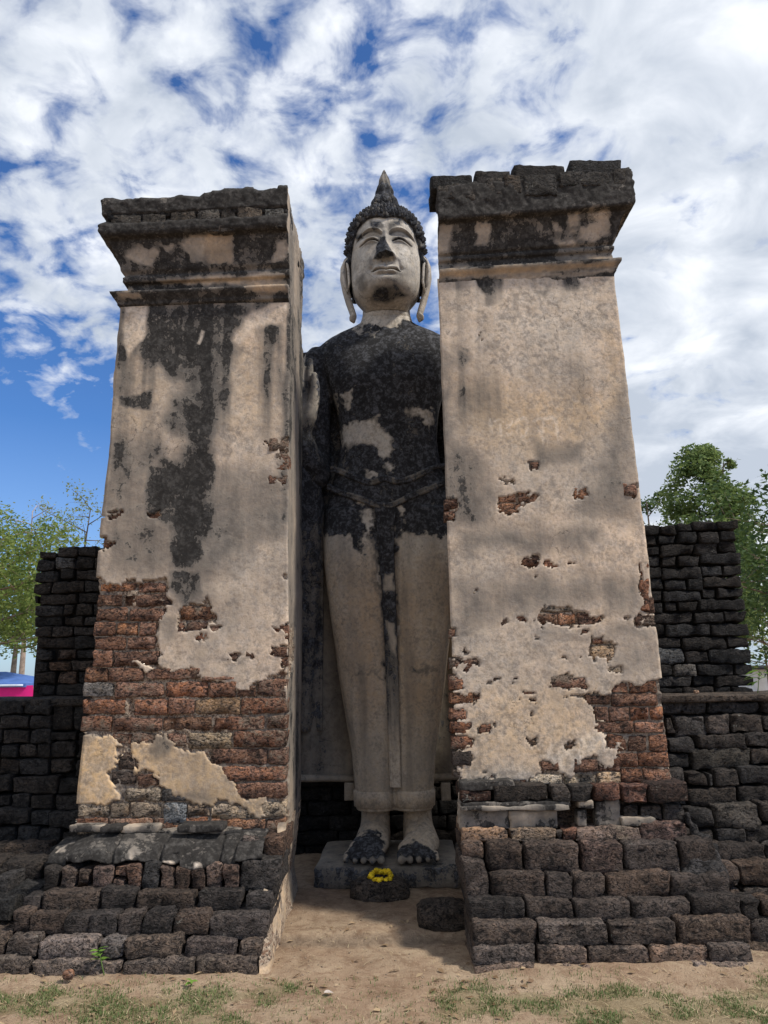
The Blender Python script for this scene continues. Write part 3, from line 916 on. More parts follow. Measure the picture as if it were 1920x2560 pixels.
paleR = [([r2([(700, 1060), (780, 990), (950, 960), (1130, 915), (1180, 940), (1120, 1060), (1000, 1090), (930, 1190), (840, 1180), (780, 1110)])], 9, 0.8), ([r2([(500, 1170), (620, 1150), (640, 1210), (560, 1240)])], 12, 0.55),
         ([c2([(260, 620), (900, 560), (960, 700), (900, 900), (500, 1000), (300, 900)])], 70, 0.22)]
g6 = lambda p: crop(1180, 1000, 5.53, p)
marksR = [(g6([(250, 285), (255, 380), (262, 450)]), 5), (g6([(345, 280), (400, 275), (430, 310)]), 4), (g6([(385, 340), (388, 430), (385, 520)]), 5), (g6([(290, 300), (350, 275)]), 3),
          (g6([(480, 350), (525, 345), (500, 385), (470, 385)]), 3), (g6([(555, 300), (530, 370)]), 3), (g6([(475, 450), (490, 490), (540, 480), (545, 440)]), 3),
          (g6([(600, 320), (640, 275), (700, 258), (750, 290), (760, 400), (745, 480), (710, 510), (650, 480), (630, 420), (640, 350)]), 5),
          (g6([(850, 290), (920, 265), (980, 275), (985, 370), (975, 480), (940, 440), (905, 390)]), 5), (g6([(970, 490), (985, 600)]), 4), (g6([(920, 430), (950, 480), (975, 490)]), 5),
          (g6([(1010, 265), (1090, 250), (1150, 280), (1165, 370), (1175, 490)]), 5), (g6([(1180, 490), (1190, 580)]), 3), (g6([(1255, 275), (1310, 250), (1350, 270)]), 4)]
plR, (PR, bR) = shaft(RP, planR, nsR, nfR, 0.78, 4.40, (bareR, []), sootR, warmR, paleR, grey=0.06, marks=marksR)

profR = [(-0.05, 4.33), (0.0, 4.345), (0.006, 4.372), (0.018, 4.385), (0.022, 4.412), (0.055, 4.44), (0.058, 4.462), (0.010, 4.480), (0.0, 4.535), (0.022, 4.545), (0.024, 4.568), (0.006, 4.585), (0.03, 4.60), (0.048, 4.66), (0.08, 4.74), (0.105, 4.775), (0.108, 4.788), (0.155, 4.793), (0.165, 4.806), (0.165, 5.05), (0.145, 5.08)]
cR = lambda p: crop(1060, 380, 3.072, p)
def raggedR(x, y):
    return fbm(np.stack([x * 8, y * 8], 1), 4, 78) * 0.02
cornice(RP, planR, profR, lambda k: 0.045 + 0.045 * k, 0.43, [],
        [([cR(p) for p in [[(115, 560), (210, 570), (200, 660), (170, 760), (120, 760)], [(390, 530), (510, 540), (520, 620), (490, 740), (385, 740), (400, 640)], [(1290, 480), (1420, 455), (1440, 560), (1400, 660), (1290, 690), (1190, 650), (1200, 580), (1300, 560)], [(1090, 490), (1210, 475), (1200, 560), (1110, 585)], [(990, 540), (1080, 590), (1000, 620)], [(985, 680), (1180, 670), (1180, 700), (1000, 715)], [(1130, 590), (1170, 590), (1165, 620), (1125, 615)]]], 6, 0.22),
         ([cR([(560, 965), (1450, 890), (1450, 930), (570, 1000)])], 5, 0.3)],
        [([cR([(110, 905), (850, 860), (1490, 815), (1490, 880), (560, 960), (110, 975)])], 8, 0.7)], nsR, nfR, raggedR)

# capping blocks: broken laterite stones lying on the pillar heads
def cap_row(parent, items, y, thick, col, **k):
    for (ox, oy, s, xl, xr, yt, yb) in items:
        xa, zt = at(ox + xl / s, oy + yt / s, y)
        xb, _ = at(ox + xr / s, oy + yt / s, y)
        _, zb = at(ox + (xl + xr) / 2 / s, oy + yb / s, y)
        _, ztc = at(ox + (xl + xr) / 2 / s, oy + (yt) / s, y)
        stone('cap_stone', parent, xa, xb, zb - 0.05, ztc, y, thick, tone(col, 0.2), r=0.014, rough=0.007, skew=0.005, jit=0.003, **k)
cap_row(RP, [(1060, 380, 3.072, 50, 372, 172, 240)], 5.04, 0.30, (0.03, 0.027, 0.025))
cap_row(RP, [(1060, 380, 3.072, 386, 666, 140, 215), (1060, 380, 3.072, 682, 1082, 98, 185), (1060, 380, 3.072, 1110, 1512, 62, 140), (1060, 380, 3.072, 1515, 1580, 118, 190)], 5.04, 1.05, (0.03, 0.027, 0.025))
cap_row(RP, [(1060, 380, 3.072, 95, 398, 238, 322), (1060, 380, 3.072, 470, 605, 190, 285), (1060, 380, 3.072, 610, 745, 170, 275), (1060, 380, 3.072, 760, 1020, 170, 290), (1060, 380, 3.072, 1030, 1440, 140, 215), (1060, 380, 3.072, 1445, 1555, 120, 205)], 5.029, 0.2, (0.055, 0.047, 0.04))
cap_row(LP, [(240, 460, 3.19, 85, 280, 148, 245), (240, 460, 3.19, 285, 610, 130, 225), (240, 460, 3.19, 615, 940, 115, 200), (240, 460, 3.19, 945, 1280, 88, 185), (240, 460, 3.19, 1290, 1460, 88, 180), (240, 460, 3.19, 1465, 1530, 72, 180)], 5.05, 0.95, (0.028, 0.026, 0.025))
cap_row(LP, [(240, 460, 3.19, 110, 360, 240, 330), (240, 460, 3.19, 365, 560, 235, 320), (240, 460, 3.19, 590, 800, 210, 330), (240, 460, 3.19, 805, 990, 195, 330), (240, 460, 3.19, 995, 1120, 185, 330), (240, 460, 3.19, 1125, 1330, 180, 290), (240, 460, 3.19, 1340, 1500, 190, 300)], 5.042, 0.2, (0.07, 0.06, 0.05))

# masonry behind the plaster
def hidden_core(parent, x0, x1, y0, y1, z0, z1):
    return rough_box('core', parent, x0, x1, y0, y1, z0, z1, (0.10, 0.07, 0.05), cell=0.2)
hidden_core(LP, -1.86, -0.72, 5.27, 5.98, 0.05, 4.95)
hidden_core(RP, 0.62, 1.70, 5.27, 5.98, 0.05, 5.0)

kw = dict(thick=0.12, jit=0.005, r=0.012, rough=0.009, skew=0.01)
traced(LP, 230, 1400, 2.9625, YF - 0.006, 0.12, [(q[0], q[1], q[2], q[3]) + ((q[4],) if len(q) > 4 else ()) for q in [
    (52, 330, 165, 235, C_RED2), (335, 550, 165, 240), (38, 225, 250, 345), (235, 590, 248, 345), (28, 260, 355, 450), (275, 545, 355, 452), (650, 915, 335, 446, C_RED2), (10, 170, 455, 560), (175, 345, 455, 560, C_RED2), (350, 480, 455, 560), (635, 690, 455, 530), (690, 860, 455, 525), (855, 950, 465, 545),
    (15, 250, 565, 665), (255, 478, 565, 665), (760, 850, 535, 600), (5, 150, 670, 790), (155, 500, 672, 790), (995, 1090, 660, 745), (1135, 1220, 660, 720), (1310, 1450, 640, 720), (1330, 1450, 480, 600), (1380, 1450, 720, 790),
    (-55, 120, 795, 905, C_RED2), (125, 390, 795, 900), (395, 800, 800, 885), (810, 1060, 860, 890), (-65, 160, 905, 1015, C_GREY), (170, 528, 905, 1015), (540, 862, 900, 1018), (868, 1070, 900, 1018), (1075, 1215, 930, 1015), (1218, 1450, 880, 1012),
    (-75, 250, 1030, 1145), (305, 556, 1030, 1150), (562, 760, 1030, 1145), (768, 1098, 1020, 1145, (0.26, 0.16, 0.09)), (1105, 1448, 1020, 1145), (-85, 148, 1155, 1270), (152, 522, 1165, 1275), (525, 882, 1155, 1262, C_RED2), (900, 1285, 1155, 1265), (1292, 1446, 1150, 1255),
    (140, 300, 1280, 1370), (300, 480, 1280, 1370), (556, 702, 1280, 1375), (715, 1042, 1275, 1405, (0.30, 0.22, 0.14)), (1042, 1446, 1265, 1390), (880, 1305, 1395, 1515), (1305, 1444, 1395, 1515), (960, 1440, 1525, 1640), (1060, 1438, 1650, 1770), (190, 325, 1440, 1560, C_BROWN), (140, 330, 1560, 1670, C_BROWN), (330, 500, 1580, 1680, C_RED),
    (245, 512, 1685, 1790, C_TAN), (515, 700, 1690, 1790, C_GREY), (-110, 130, 1795, 1905, C_TAN), (135, 275, 1795, 1905, C_TAN), (285, 520, 1795, 1905, C_TAN), (524, 700, 1795, 1960, (0.2, 0.19, 0.18)), (700, 870, 1800, 1905, (0.26, 0.17, 0.11)), (870, 1165, 1810, 1925, C_TAN), (1168, 1435, 1785, 1910, C_TAN),
    (-130, 120, 1910, 1975, C_RED), (120, 455, 1910, 1975, C_RED2), (460, 605, 1910, 2010, C_RED), (690, 870, 1900, 1985, C_RED), (880, 1285, 1915, 2030, C_RED2), (1288, 1438, 1915, 2035, C_RED2), (540, 700, 1960, 2010, C_RED2)]],
    C_RED, name='brick', var=0.22, **{k: v for k, v in kw.items() if k != 'thick'})
for (a, b_, t_, u_) in [(700, 716, 605, 660), (700, 716, 660, 712), (700, 716, 556, 600)]:
    pass
traced(LP, 0, 400, 1.728, YF - 0.004, 0.12, [(1160, 1246, 1200, 1260), (1190, 1246, 1265, 1340), (1160, 1246, 1360, 1400), (1120, 1158, 1205, 1245)], C_RED, name='brick', r=0.012, jit=0.004)
traced(LP, 0, 1200, 1.728, YF - 0.004, 0.12, [(445, 510, 240, 292), (450, 540, 130, 195), (610, 710, 120, 170)], C_RED, name='brick', r=0.012, jit=0.004)

traced(RP, 1100, 1500, 2.765, YF - 0.006, 0.12, [
    (1180, 1305, 570, 645), (1308, 1500, 560, 642), (1000, 1182, 652, 725), (1183, 1508, 645, 735), (1068, 1167, 735, 838), (1170, 1312, 738, 838), (1314, 1448, 735, 838), (1450, 1552, 732, 838), (1070, 1338, 840, 922), (1340, 1560, 840, 922), (1160, 1292, 928, 1050), (1295, 1440, 930, 1050), (1442, 1575, 928, 1050), (1185, 1370, 1055, 1155), (1372, 1585, 1050, 1155), (1090, 1250, 1125, 1190), (1250, 1402, 1160, 1262), (1404, 1602, 1158, 1262),
    (505, 612, 1225, 1275), (612, 848, 1200, 1276, C_TAN), (850, 1085, 1195, 1276, C_TAN), (1088, 1250, 1190, 1276, C_TAN), (925, 1092, 1095, 1188), (695, 825, 1112, 1178), (60, 160, 515, 622), (62, 230, 632, 718, C_RED2), (230, 290, 650, 718), (66, 182, 745, 828), (70, 240, 838, 926), (75, 232, 940, 1028), (80, 220, 1042, 1150, C_BROWN), (85, 160, 1170, 1235),
    (655, 815, 88, 178, C_RED2), (818, 945, 85, 172, C_RED2), (946, 1120, 90, 172), (700, 935, 32, 84, C_TAN), (1040, 1210, 308, 420, C_TAN), (1110, 1250, 435, 505, C_TAN), (760, 1015, 520, 612), (980, 1045, 202, 262), (1048, 1135, 255, 305), (1345, 1485, 100, 178), (1250, 1290, 115, 165), (270, 365, 845, 922), (585, 670, 935, 1002, (0.15, 0.1, 0.07)), (860, 935, 972, 1032, (0.15, 0.1, 0.07)), (330, 410, 525, 572), (480, 565, 525, 566), (145, 200, 325, 378), (305, 375, 1200, 1234), (55, 150, 395, 485), (155, 265, 412, 502), (55, 112, 195, 268), (415, 460, 115, 170), (500, 605, 105, 155), (550, 665, 630, 672), (500, 565, 688, 712), (610, 675, 685, 712), (580, 625, 765, 798), (1370, 1485, -20, 95)],
    C_RED, name='brick', var=0.2, r=0.012, rough=0.009, jit=0.004, skew=0.01)
traced(RP, 960, 1200, 1.728, YF - 0.006, 0.12, [(480, 575, 50, 98, C_RED2), (578, 670, 48, 98, C_RED2), (485, 610, 100, 148, C_RED2), (820, 890, 32, 78, C_RED2), (258, 325, 80, 130), (258, 312, 132, 178), (580, 675, 318, 378), (690, 770, 335, 382), (775, 845, 345, 366), (1100, 1145, 320, 420), (1105, 1148, 425, 565), (655, 690, 415, 435)], C_RED, name='brick', r=0.012, jit=0.004)
traced(RP, 960, 360, 1.728, YF - 0.006, 0.12, [(630, 672, 1370, 1412), (1030, 1095, 1462, 1522)], C_RED, name='brick', r=0.012, jit=0.004)

# ---------- stepped footing of the right pillar
b6 = dict(ox=960, oy=1900, s=1.728)
def course(parent, view, y, rects, col, thick=0.5, **k):
    return traced(parent, view[0], view[1], view[2], y, thick, rects, col, **k)
V6 = (960, 1900, 1.728)
course(RP, V6, 5.06, [(330, 472, 130, 186, (0.10, 0.05, 0.035)), (474, 716, 104, 184, C_DARK), (720, 804, 106, 182, C_DARK), (806, 906, 108, 182, C_DARK), (908, 1026, 108, 176, (0.14, 0.065, 0.045)), (1029, 1142, 104, 190, (0.14, 0.065, 0.045)), (1142, 1322, 96, 188, (0.06, 0.04, 0.035))], C_DARK, r=0.022, rough=0.014)
course(RP, V6, 5.10, [(1030, 1106, 195, 252), (1108, 1206, 195, 262), (1206, 1302, 188, 266)], C_DARK, r=0.02)
course(RP, V6, 5.02, [(338, 540, 298, 356, (0.22, 0.14, 0.09)), (540, 746, 296, 356, (0.22, 0.15, 0.10)), (770, 832, 300, 354, (0.16, 0.08, 0.055)), (830, 1112, 292, 354, (0.15, 0.10, 0.075)), (1110, 1312, 268, 350, (0.12, 0.07, 0.055)), (745, 772, 310, 354, C_DARK)], C_RED, r=0.02, rough=0.016)
course(RP, V6, 4.90, [(335, 436, 360, 432), (444, 602, 360, 486), (606, 852, 362, 490), (858, 1038, 356, 500, (0.12, 0.075, 0.06)), (1040, 1282, 355, 492), (1284, 1442, 345, 488)], (0.070, 0.051, 0.042), r=0.028, rough=0.014)
course(RP, V6, 4.80, [(345, 452, 435, 606), (458, 702, 490, 602), (704, 822, 496, 606), (824, 963, 496, 606), (965, 1236, 494, 606), (1240, 1500, 492, 600)], (0.076, 0.056, 0.046), r=0.026, rough=0.014)
course(RP, V6, 4.70, [(364, 614, 610, 702), (617, 824, 604, 704), (827, 1070, 608, 706), (1072, 1332, 606, 696), (1334, 1548, 588, 684)], (0.060, 0.046, 0.039), r=0.022, rough=0.013)
course(RP, V6, 4.60, [(378, 664, 704, 812), (667, 970, 704, 809), (973, 1272, 700, 806), (1275, 1592, 688, 806)], (0.095, 0.071, 0.058), r=0.02, rough=0.012)
course(RP, V6, 4.55, [(384, 657, 811, 892), (660, 882, 811, 890), (886, 1150, 812, 896), (1152, 1407, 808, 894), (1409, 1597, 800, 882)], (0.12, 0.087, 0.070), r=0.018, rough=0.011)
course(RP, V6, 4.50, [(390, 656, 892, 985), (658, 900, 894, 985), (902, 1140, 900, 985), (1140, 1340, 905, 985), (1335, 1605, 882, 970)], (0.20, 0.145, 0.115), r=0.02, rough=0.014)
hidden_core(RP, 0.60, 2.0, 4.74, 5.3, -0.1, 0.17)
hidden_core(RP, 0.60, 1.9, 5.1, 5.3, 0.1, 0.55)
hidden_core(RP, 0.60, 1.8, 5.19, 5.3, 0.5, 0.80)

# plaster mouldings that survive on the right footing
def plaster_strip(name, parent, view, y, rect, depth, mask, r=0.01):
    ox, oy, s = view
    xl, xr, yt, yb = rect
    xa, zt = at(ox + xl / s, oy + yt / s, y)
    xb, zb = at(ox + xr / s, oy + yb / s, y)
    V, F = block_geo(xb - xa, depth, zt - zb, r * 0.6, 0.007, 0.012, 0.004)
    V = V + np.array([(xa + xb) / 2, y + depth / 2, (zt + zb) / 2])
    me = mesh(name, V, F)
    soot = mask[0] + fbm(V * np.array([6, 6, 14]), 4, 3) * 0.55
    set_mask(me, soot, mask[1], mask[2], 0)
    return link_mesh(name, me, parent, (0, 0, 0), M_PLASTER)
plaster_strip('moulding', RP, V6, 5.07, (328, 565, 94, 130), 0.2, (0.72, 0, 0.2))
plaster_strip('moulding', RP, V6, 5.06, (330, 806, 186, 200), 0.2, (0.62, 0, 0.2))
plaster_strip('moulding', RP, V6, 5.045, (330, 806, 202, 216), 0.2, (0.42, 0.1, 0.3))
plaster_strip('moulding', RP, V6, 5.06, (838, 906, 178, 208), 0.2, (0.42, 0.5, 0.2))
plaster_strip('plaster_panel', RP, V6, 5.09, (328, 545, 216, 298), 0.2, (0.52, 0, 0.35))
plaster_strip('plaster_panel', RP, V6, 5.085, (540, 752, 218, 296), 0.2, (0.36, 0.6, 0.4))
plaster_strip('plaster_panel', RP, V6, 5.09, (836, 880, 220, 290), 0.2, (0.45, 0.1, 0.4))
plaster_strip('plaster_panel', RP, V6, 5.10, (912, 1024, 178, 292), 0.2, (0.50, 0.1, 0.3))
plaster_strip('plaster_panel', RP, V6, 5.06, (1028, 1178, 250, 286), 0.2, (0.42, 0.2, 0.2))

# mortar lump and ridge smeared over the outer end of the footing
def wp(u, v, y):
    x, z = at(u, v, y)
    return (x, y, z)

# ---------- footing of the left pillar
V5 = (0, 1900, 1.728)
course(LP, V5, 4.86, [(180, 252, 470, 572), (256, 330, 468, 562, (0.12, 0.08, 0.06)), (328, 392, 470, 562, (0.12, 0.08, 0.06)), (395, 480, 458, 568, (0.12, 0.075, 0.058)), (484, 550, 452, 512, (0.12, 0.075, 0.058)), (484, 540, 514, 560, (0.12, 0.075, 0.058)), (548, 610, 450, 562, (0.11, 0.07, 0.055)), (612, 690, 445, 566), (692, 750, 460, 566, (0.10, 0.065, 0.05)), (752, 822, 466, 566, (0.10, 0.065, 0.05)), (822, 886, 468, 566, (0.13, 0.08, 0.06)), (888, 960, 450, 566, (0.15, 0.095, 0.07)), (962, 1032, 450, 566, (0.11, 0.07, 0.055)), (1034, 1208, 432, 580)], C_DARK, r=0.02, rough=0.014, skew=0.03)
course(LP, V5, 4.76, [(90, 176, 588, 655), (176, 432, 570, 664), (430, 590, 560, 662), (588, 842, 570, 656), (845, 1050, 566, 660), (1054, 1176, 578, 676)], (0.058, 0.046, 0.040), r=0.025, rough=0.013)
course(LP, V5, 4.66, [(45, 130, 650, 760), (124, 286, 660, 766), (268, 388, 668, 772), (372, 508, 660, 772), (502, 616, 655, 770), (616, 746, 650, 762), (742, 906, 658, 762), (894, 1160, 666, 782)], (0.066, 0.051, 0.044), r=0.026, rough=0.013)
course(LP, V5, 4.58, [(-120, 16, 758, 850), (18, 160, 764, 858), (160, 426, 772, 872, (0.12, 0.09, 0.075)), (426, 540, 772, 862, (0.10, 0.078, 0.066)), (540, 786, 766, 860), (790, 1022, 778, 860, (0.12, 0.085, 0.07)), (1028, 1134, 784, 872)], (0.10, 0.078, 0.065), r=0.022, rough=0.013)
course(LP, V5, 4.52, [(-300, 120, 862, 960), (125, 520, 872, 975), (522, 840, 866, 965), (836, 1112, 858, 960, (0.11, 0.09, 0.08))], (0.15, 0.112, 0.09), r=0.025, rough=0.014)
course(LP, V5, 5.0, [(1045, 1130, 332, 430, (0.10, 0.07, 0.055)), (1132, 1228, 330, 432, (0.10, 0.065, 0.05)), (1130, 1222, 432, 470)], C_BROWN, r=0.018)
hidden_core(LP, -2.2, -0.76, 4.80, 5.3, -0.1, 0.20)
hidden_core(LP, -2.0, -0.76, 5.14, 5.3, 0.1, 0.56)

def torus_moulding(parent):
    """blackened half-round plaster moulding with a broken lower edge over the left footing"""
    x0, _ = at(190 / 1.728, 1900 + 400 / 1.728, 4.95)
    x1, _ = at(1140 / 1.728, 1900 + 400 / 1.728, 4.95)
    _, zt = at(600 / 1.728, 1900 + 308 / 1.728, 5.1)
    _, zb = at(600 / 1.728, 1900 + 462 / 1.728, 4.88)
    nx, na = 220, 34
    X = np.linspace(x0, x1, nx)
    V = []
    for x in X:
        e = 0.025 * fbm(np.array([[x * 9, 1.0]]), 3, 9)[0] + 0.02 * np.sign(vnoise(np.array([[x * 6, 3.0]]), 9)[0])
        zl = zb + e
        for k in range(na):
            t = k / (na - 1)
            a = math.pi / 2 * (1.12 - 1.25 * t)
            if t < 0.9:
                y = 5.12 - 0.245 * math.cos(max(a, -0.2)) ** 0.75 if math.cos(a) > 0 else 5.12
                z = zl + (zt - zl) * (1 - t / 0.9) ** 0.85
            else:
                y = 4.885 + 0.05 * (t - 0.9) / 0.1
                z = zl
            V.append((x, y, z))
    V = np.array(V)
    left = smooth(x0 + 0.28, x0, V[:, 0])
    V[:, 1] += left * 0.12
    V[:, 2] -= left * (V[:, 2] - zb) * 0.35
    V[:, 1] -= fbm(V * 8, 3, 5) * 0.022 + fbm(V * 26, 4, 6) * 0.014
    V[:, 2] += fbm(V * 11, 3, 7) * 0.010
    seam = np.zeros(len(V))
    for sx in (492, 705, 955):
        xx, _ = at(sx / 1.728, 1900 + 400 / 1.728, 4.95)
        seam = np.maximum(seam, np.exp(-((V[:, 0] - xx - 0.015 * fbm(V * 12, 2, 8)) / 0.012) ** 2))
    V[:, 1] += seam * 0.035
    me = mesh('moulding', V, grid_faces(nx, na))
    lic = smooth(0.1, 0.3, fbm(V * 5, 3, 15)) * smooth(zb + 0.14, zb + 0.03, V[:, 2])
    set_mask(me, 0.85 + fbm(V * 6, 4, 4) * 0.35 - 0.75 * lic, 0, 0.7 * lic, 0)
    link_mesh('moulding', me, parent, (0, 0, 0), M_PLASTER)
torus_moulding(LP)
plaster_strip('ledge', LP, V5, 5.10, (300, 440, 286, 312), 0.2, (0.42, 0.3, 0.3))
plaster_strip('ledge', LP, V5, 5.04, (430, 520, 292, 312), 0.2, (0.9, 0, 0))
plaster_strip('ledge', LP, V5, 5.10, (520, 680, 288, 312), 0.2, (0.42, 0.3, 0.3))
plaster_strip('ledge', LP, V5, 5.09, (680, 1040, 306, 322), 0.2, (0.55, 0.1, 0.3))
plaster_strip('ledge', LP, V5, 5.02, (765, 960, 284, 314), 0.2, (0.95, 0, 0.1))

def doorway_cheek(parent, xs_, yfront, name, z1, outward, grow, splay=0.0):
    """plastered doorway side of a footing, its front edge stepping with the courses"""
    nz, ny = 60, 60
    V = []
    for i in range(nz):
        z = -0.05 + (z1 + 0.05) * i / (nz - 1)
        yf = np.interp(z, [p[0] for p in yfront], [p[1] for p in yfront])
        for j in range(ny):
            t = j / (ny - 1)
            y = yf + (YB - yf) * t
            x = np.interp(z, [0, z1], xs_) + splay * t
            V.append((x, y, z))
    V = np.array(V)
    V[:, 0] += outward * (0.012 + fbm(V * 5, 4, 81) * 0.022 + fbm(V * 22, 3, 82) * 0.008 + grow * smooth(0.25, 0.0, V[:, 2]) * 0.05)
    rim = np.abs(V[:, 1] - np.interp(V[:, 2], [p[0] for p in yfront], [p[1] for p in yfront])) < 1e-6
    V[rim, 0] -= outward * 0.05
    V[:, 1] += fbm(V * 14, 3, 83) * 0.012
    me = mesh(name, V, grid_faces(nz, ny))
    b = smooth(0.0, 0.12, fbm(V * 6, 4, 84) - 0.05)
    set_mask(me, 0.22 + fbm(V * 4, 3, 85) * 0.25, 0.55, 0.0, b)
    link_mesh(name, me, parent, (0, 0, 0), M_PLASTER)
doorway_cheek(LP, (-0.725, -0.668), [(0, 4.56), (0.08, 4.60), (0.17, 4.68), (0.28, 4.78), (0.37, 4.88), (0.45, 5.02), (0.62, 5.17)], 'door_cheek', 0.66, 1, 1)
doorway_cheek(RP, (0.47, 0.475), [(0, 4.60), (0.1, 4.66), (0.21, 4.76), (0.3, 4.86), (0.41, 4.96), (0.56, 5.1), (0.9, 5.18)], 'door_cheek', 0.80, -1, 0, 0.16)
#@@WALLS
# ------------------------------------------------------------------ flanking laterite walls
LW = thing('laterite_wall', 'black laterite wall with a tall stub, left of the left pillar', 'wall', (-2.6, 6.0, 0), 'ruined laterite walls beside the pillars')
V7 = (0, 1220, 4.096)
traced(LW, *V7, 5.90, 0.5, [
    (395, 580, 640, 728), (580, 795, 598, 704), (798, 985, 590, 696), (985, 1065, 602, 704), (358, 560, 728, 850), (560, 766, 708, 830, C_GREY), (768, 962, 700, 832), (962, 1040, 706, 832), (350, 600, 850, 966), (606, 758, 820, 934), (762, 1020, 830, 944),
    (335, 524, 968, 1090), (526, 870, 950, 1074), (868, 1020, 952, 1064), (340, 400, 1092, 1200), (400, 784, 1080, 1196), (788, 1010, 1070, 1178), (345, 648, 1200, 1312), (650, 758, 1190, 1306), (764, 950, 1180, 1306), (952, 1010, 1180, 1306), (345, 640, 1312, 1424), (644, 852, 1310, 1412), (852, 1000, 1308, 1410), (352, 532, 1420, 1530), (534, 752, 1414, 1524, C_DARK), (750, 990, 1414, 1514, C_DARK), (368, 764, 1530, 1644, C_DARK), (766, 1000, 1518, 1644),
    (352, 548, 1650, 1770), (562, 780, 1644, 1764, (0.06, 0.045, 0.038)), (778, 1000, 1648, 1756), (345, 492, 1778, 1892), (494, 720, 1772, 1878, (0.12, 0.075, 0.05)), (718, 990, 1768, 1874, (0.06, 0.045, 0.036)), (354, 572, 1884, 2012, (0.06, 0.045, 0.036)), (574, 784, 1874, 2004, (0.09, 0.06, 0.045)), (788, 980, 1868, 2014), (388, 560, 2016, 2128, C_DARK), (562, 824, 2010, 2128), (796, 980, 2010, 2128)],
    C_BLACK, r=0.022, rough=0.013)
V3 = (0, 1340, 2.404)
def left_row(y, rects, z_pad=0):
    traced(LW, *V3, y, 0.5, rects, C_BLACK, r=0.022, rough=0.013)
left_row(5.62, [(312, 442, 1000, 1172), (440, 545, 1020, 1172), (298, 462, 1174, 1232), (178, 452, 1234, 1336), (455, 560, 1178, 1340), (122, 296, 1338, 1442), (298, 445, 1338, 1432), (-10, 122, 1335, 1440, C_DARK), (445, 560, 1342, 1452)])
left_row(5.56, [(-200, 60, 1440, 1542), (64, 346, 1446, 1552), (345, 520, 1455, 1556), (-200, -60, 1550, 1636), (-58, 60, 1550, 1636), (62, 176, 1550, 1640), (178, 322, 1555, 1642), (318, 520, 1555, 1654)])
left_row(5.50, [(-230, -52, 1640, 1740), (-50, 176, 1642, 1742), (178, 298, 1652, 1748), (278, 480, 1656, 1764), (-220, -100, 1745, 1840), (-100, 96, 1748, 1842), (96, 236, 1748, 1848), (224, 362, 1756, 1862), (362, 480, 1770, 1862)])
left_row(5.36, [(-220, -60, 1848, 1950), (-60, 30, 1850, 1950, C_DARK), (12, 292, 1844, 1955, (0.05, 0.04, 0.034)), (290, 420, 1865, 1960)])
left_row(5.10, [(-300, -10, 1960, 2110, C_DARK), (-5, 244, 1955, 2110, C_DARK), (250, 350, 1955, 2130)])
left_row(4.90, [(-300, -60, 2050, 2212), (-60, 52, 2046, 2212, C_DARK), (56, 250, 2110, 2230)])
left_row(4.74, [(-420, -100, 2200, 2330, C_DARK), (-100, 60, 2180, 2330)])
# courses going on to the left, out of the photograph
for k in range(13):
    z = 0.06 + k * 0.105
    x = -3.05 - random.uniform(0, 0.2)
    yk = 5.62 - 0.9 * max(0, (0.5 - z)) 
    while x > -4.6:
        w = random.uniform(0.22, 0.42)
        stone('stone', LW, x - w, x, z, z + 0.103, yk, 0.5, tone(C_BLACK), r=0.022, rough=0.013)
        x -= w + 0.004
# plastered top of the left wall with a flat ledge
rough_box('ledge', LW, -4.6, -2.02, 5.60, 6.3, 1.38, 1.435, (0.04, 0.035, 0.031), cell=0.04, rough=0.014, r=0.02)
for yt_, yb_ in ((988, 1076), (1078, 1160), (1162, 1248), (1250, 1334)):
    x_ = 308.0
    while x_ > -560:
        w_ = random.uniform(85, 190)
        left_row(5.60, [(x_ - w_, x_ - 2, yt_ + random.uniform(-3, 3), yb_)])
        x_ -= w_
rough_box('core', LW, -4.6, -1.75, 5.70, 6.35, -0.1, 1.40, (0.015, 0.013, 0.012), cell=0.2)
rough_box('core', LW, -2.68, -1.75, 5.97, 6.35, 1.3, 2.52, (0.015, 0.013, 0.012), cell=0.2)

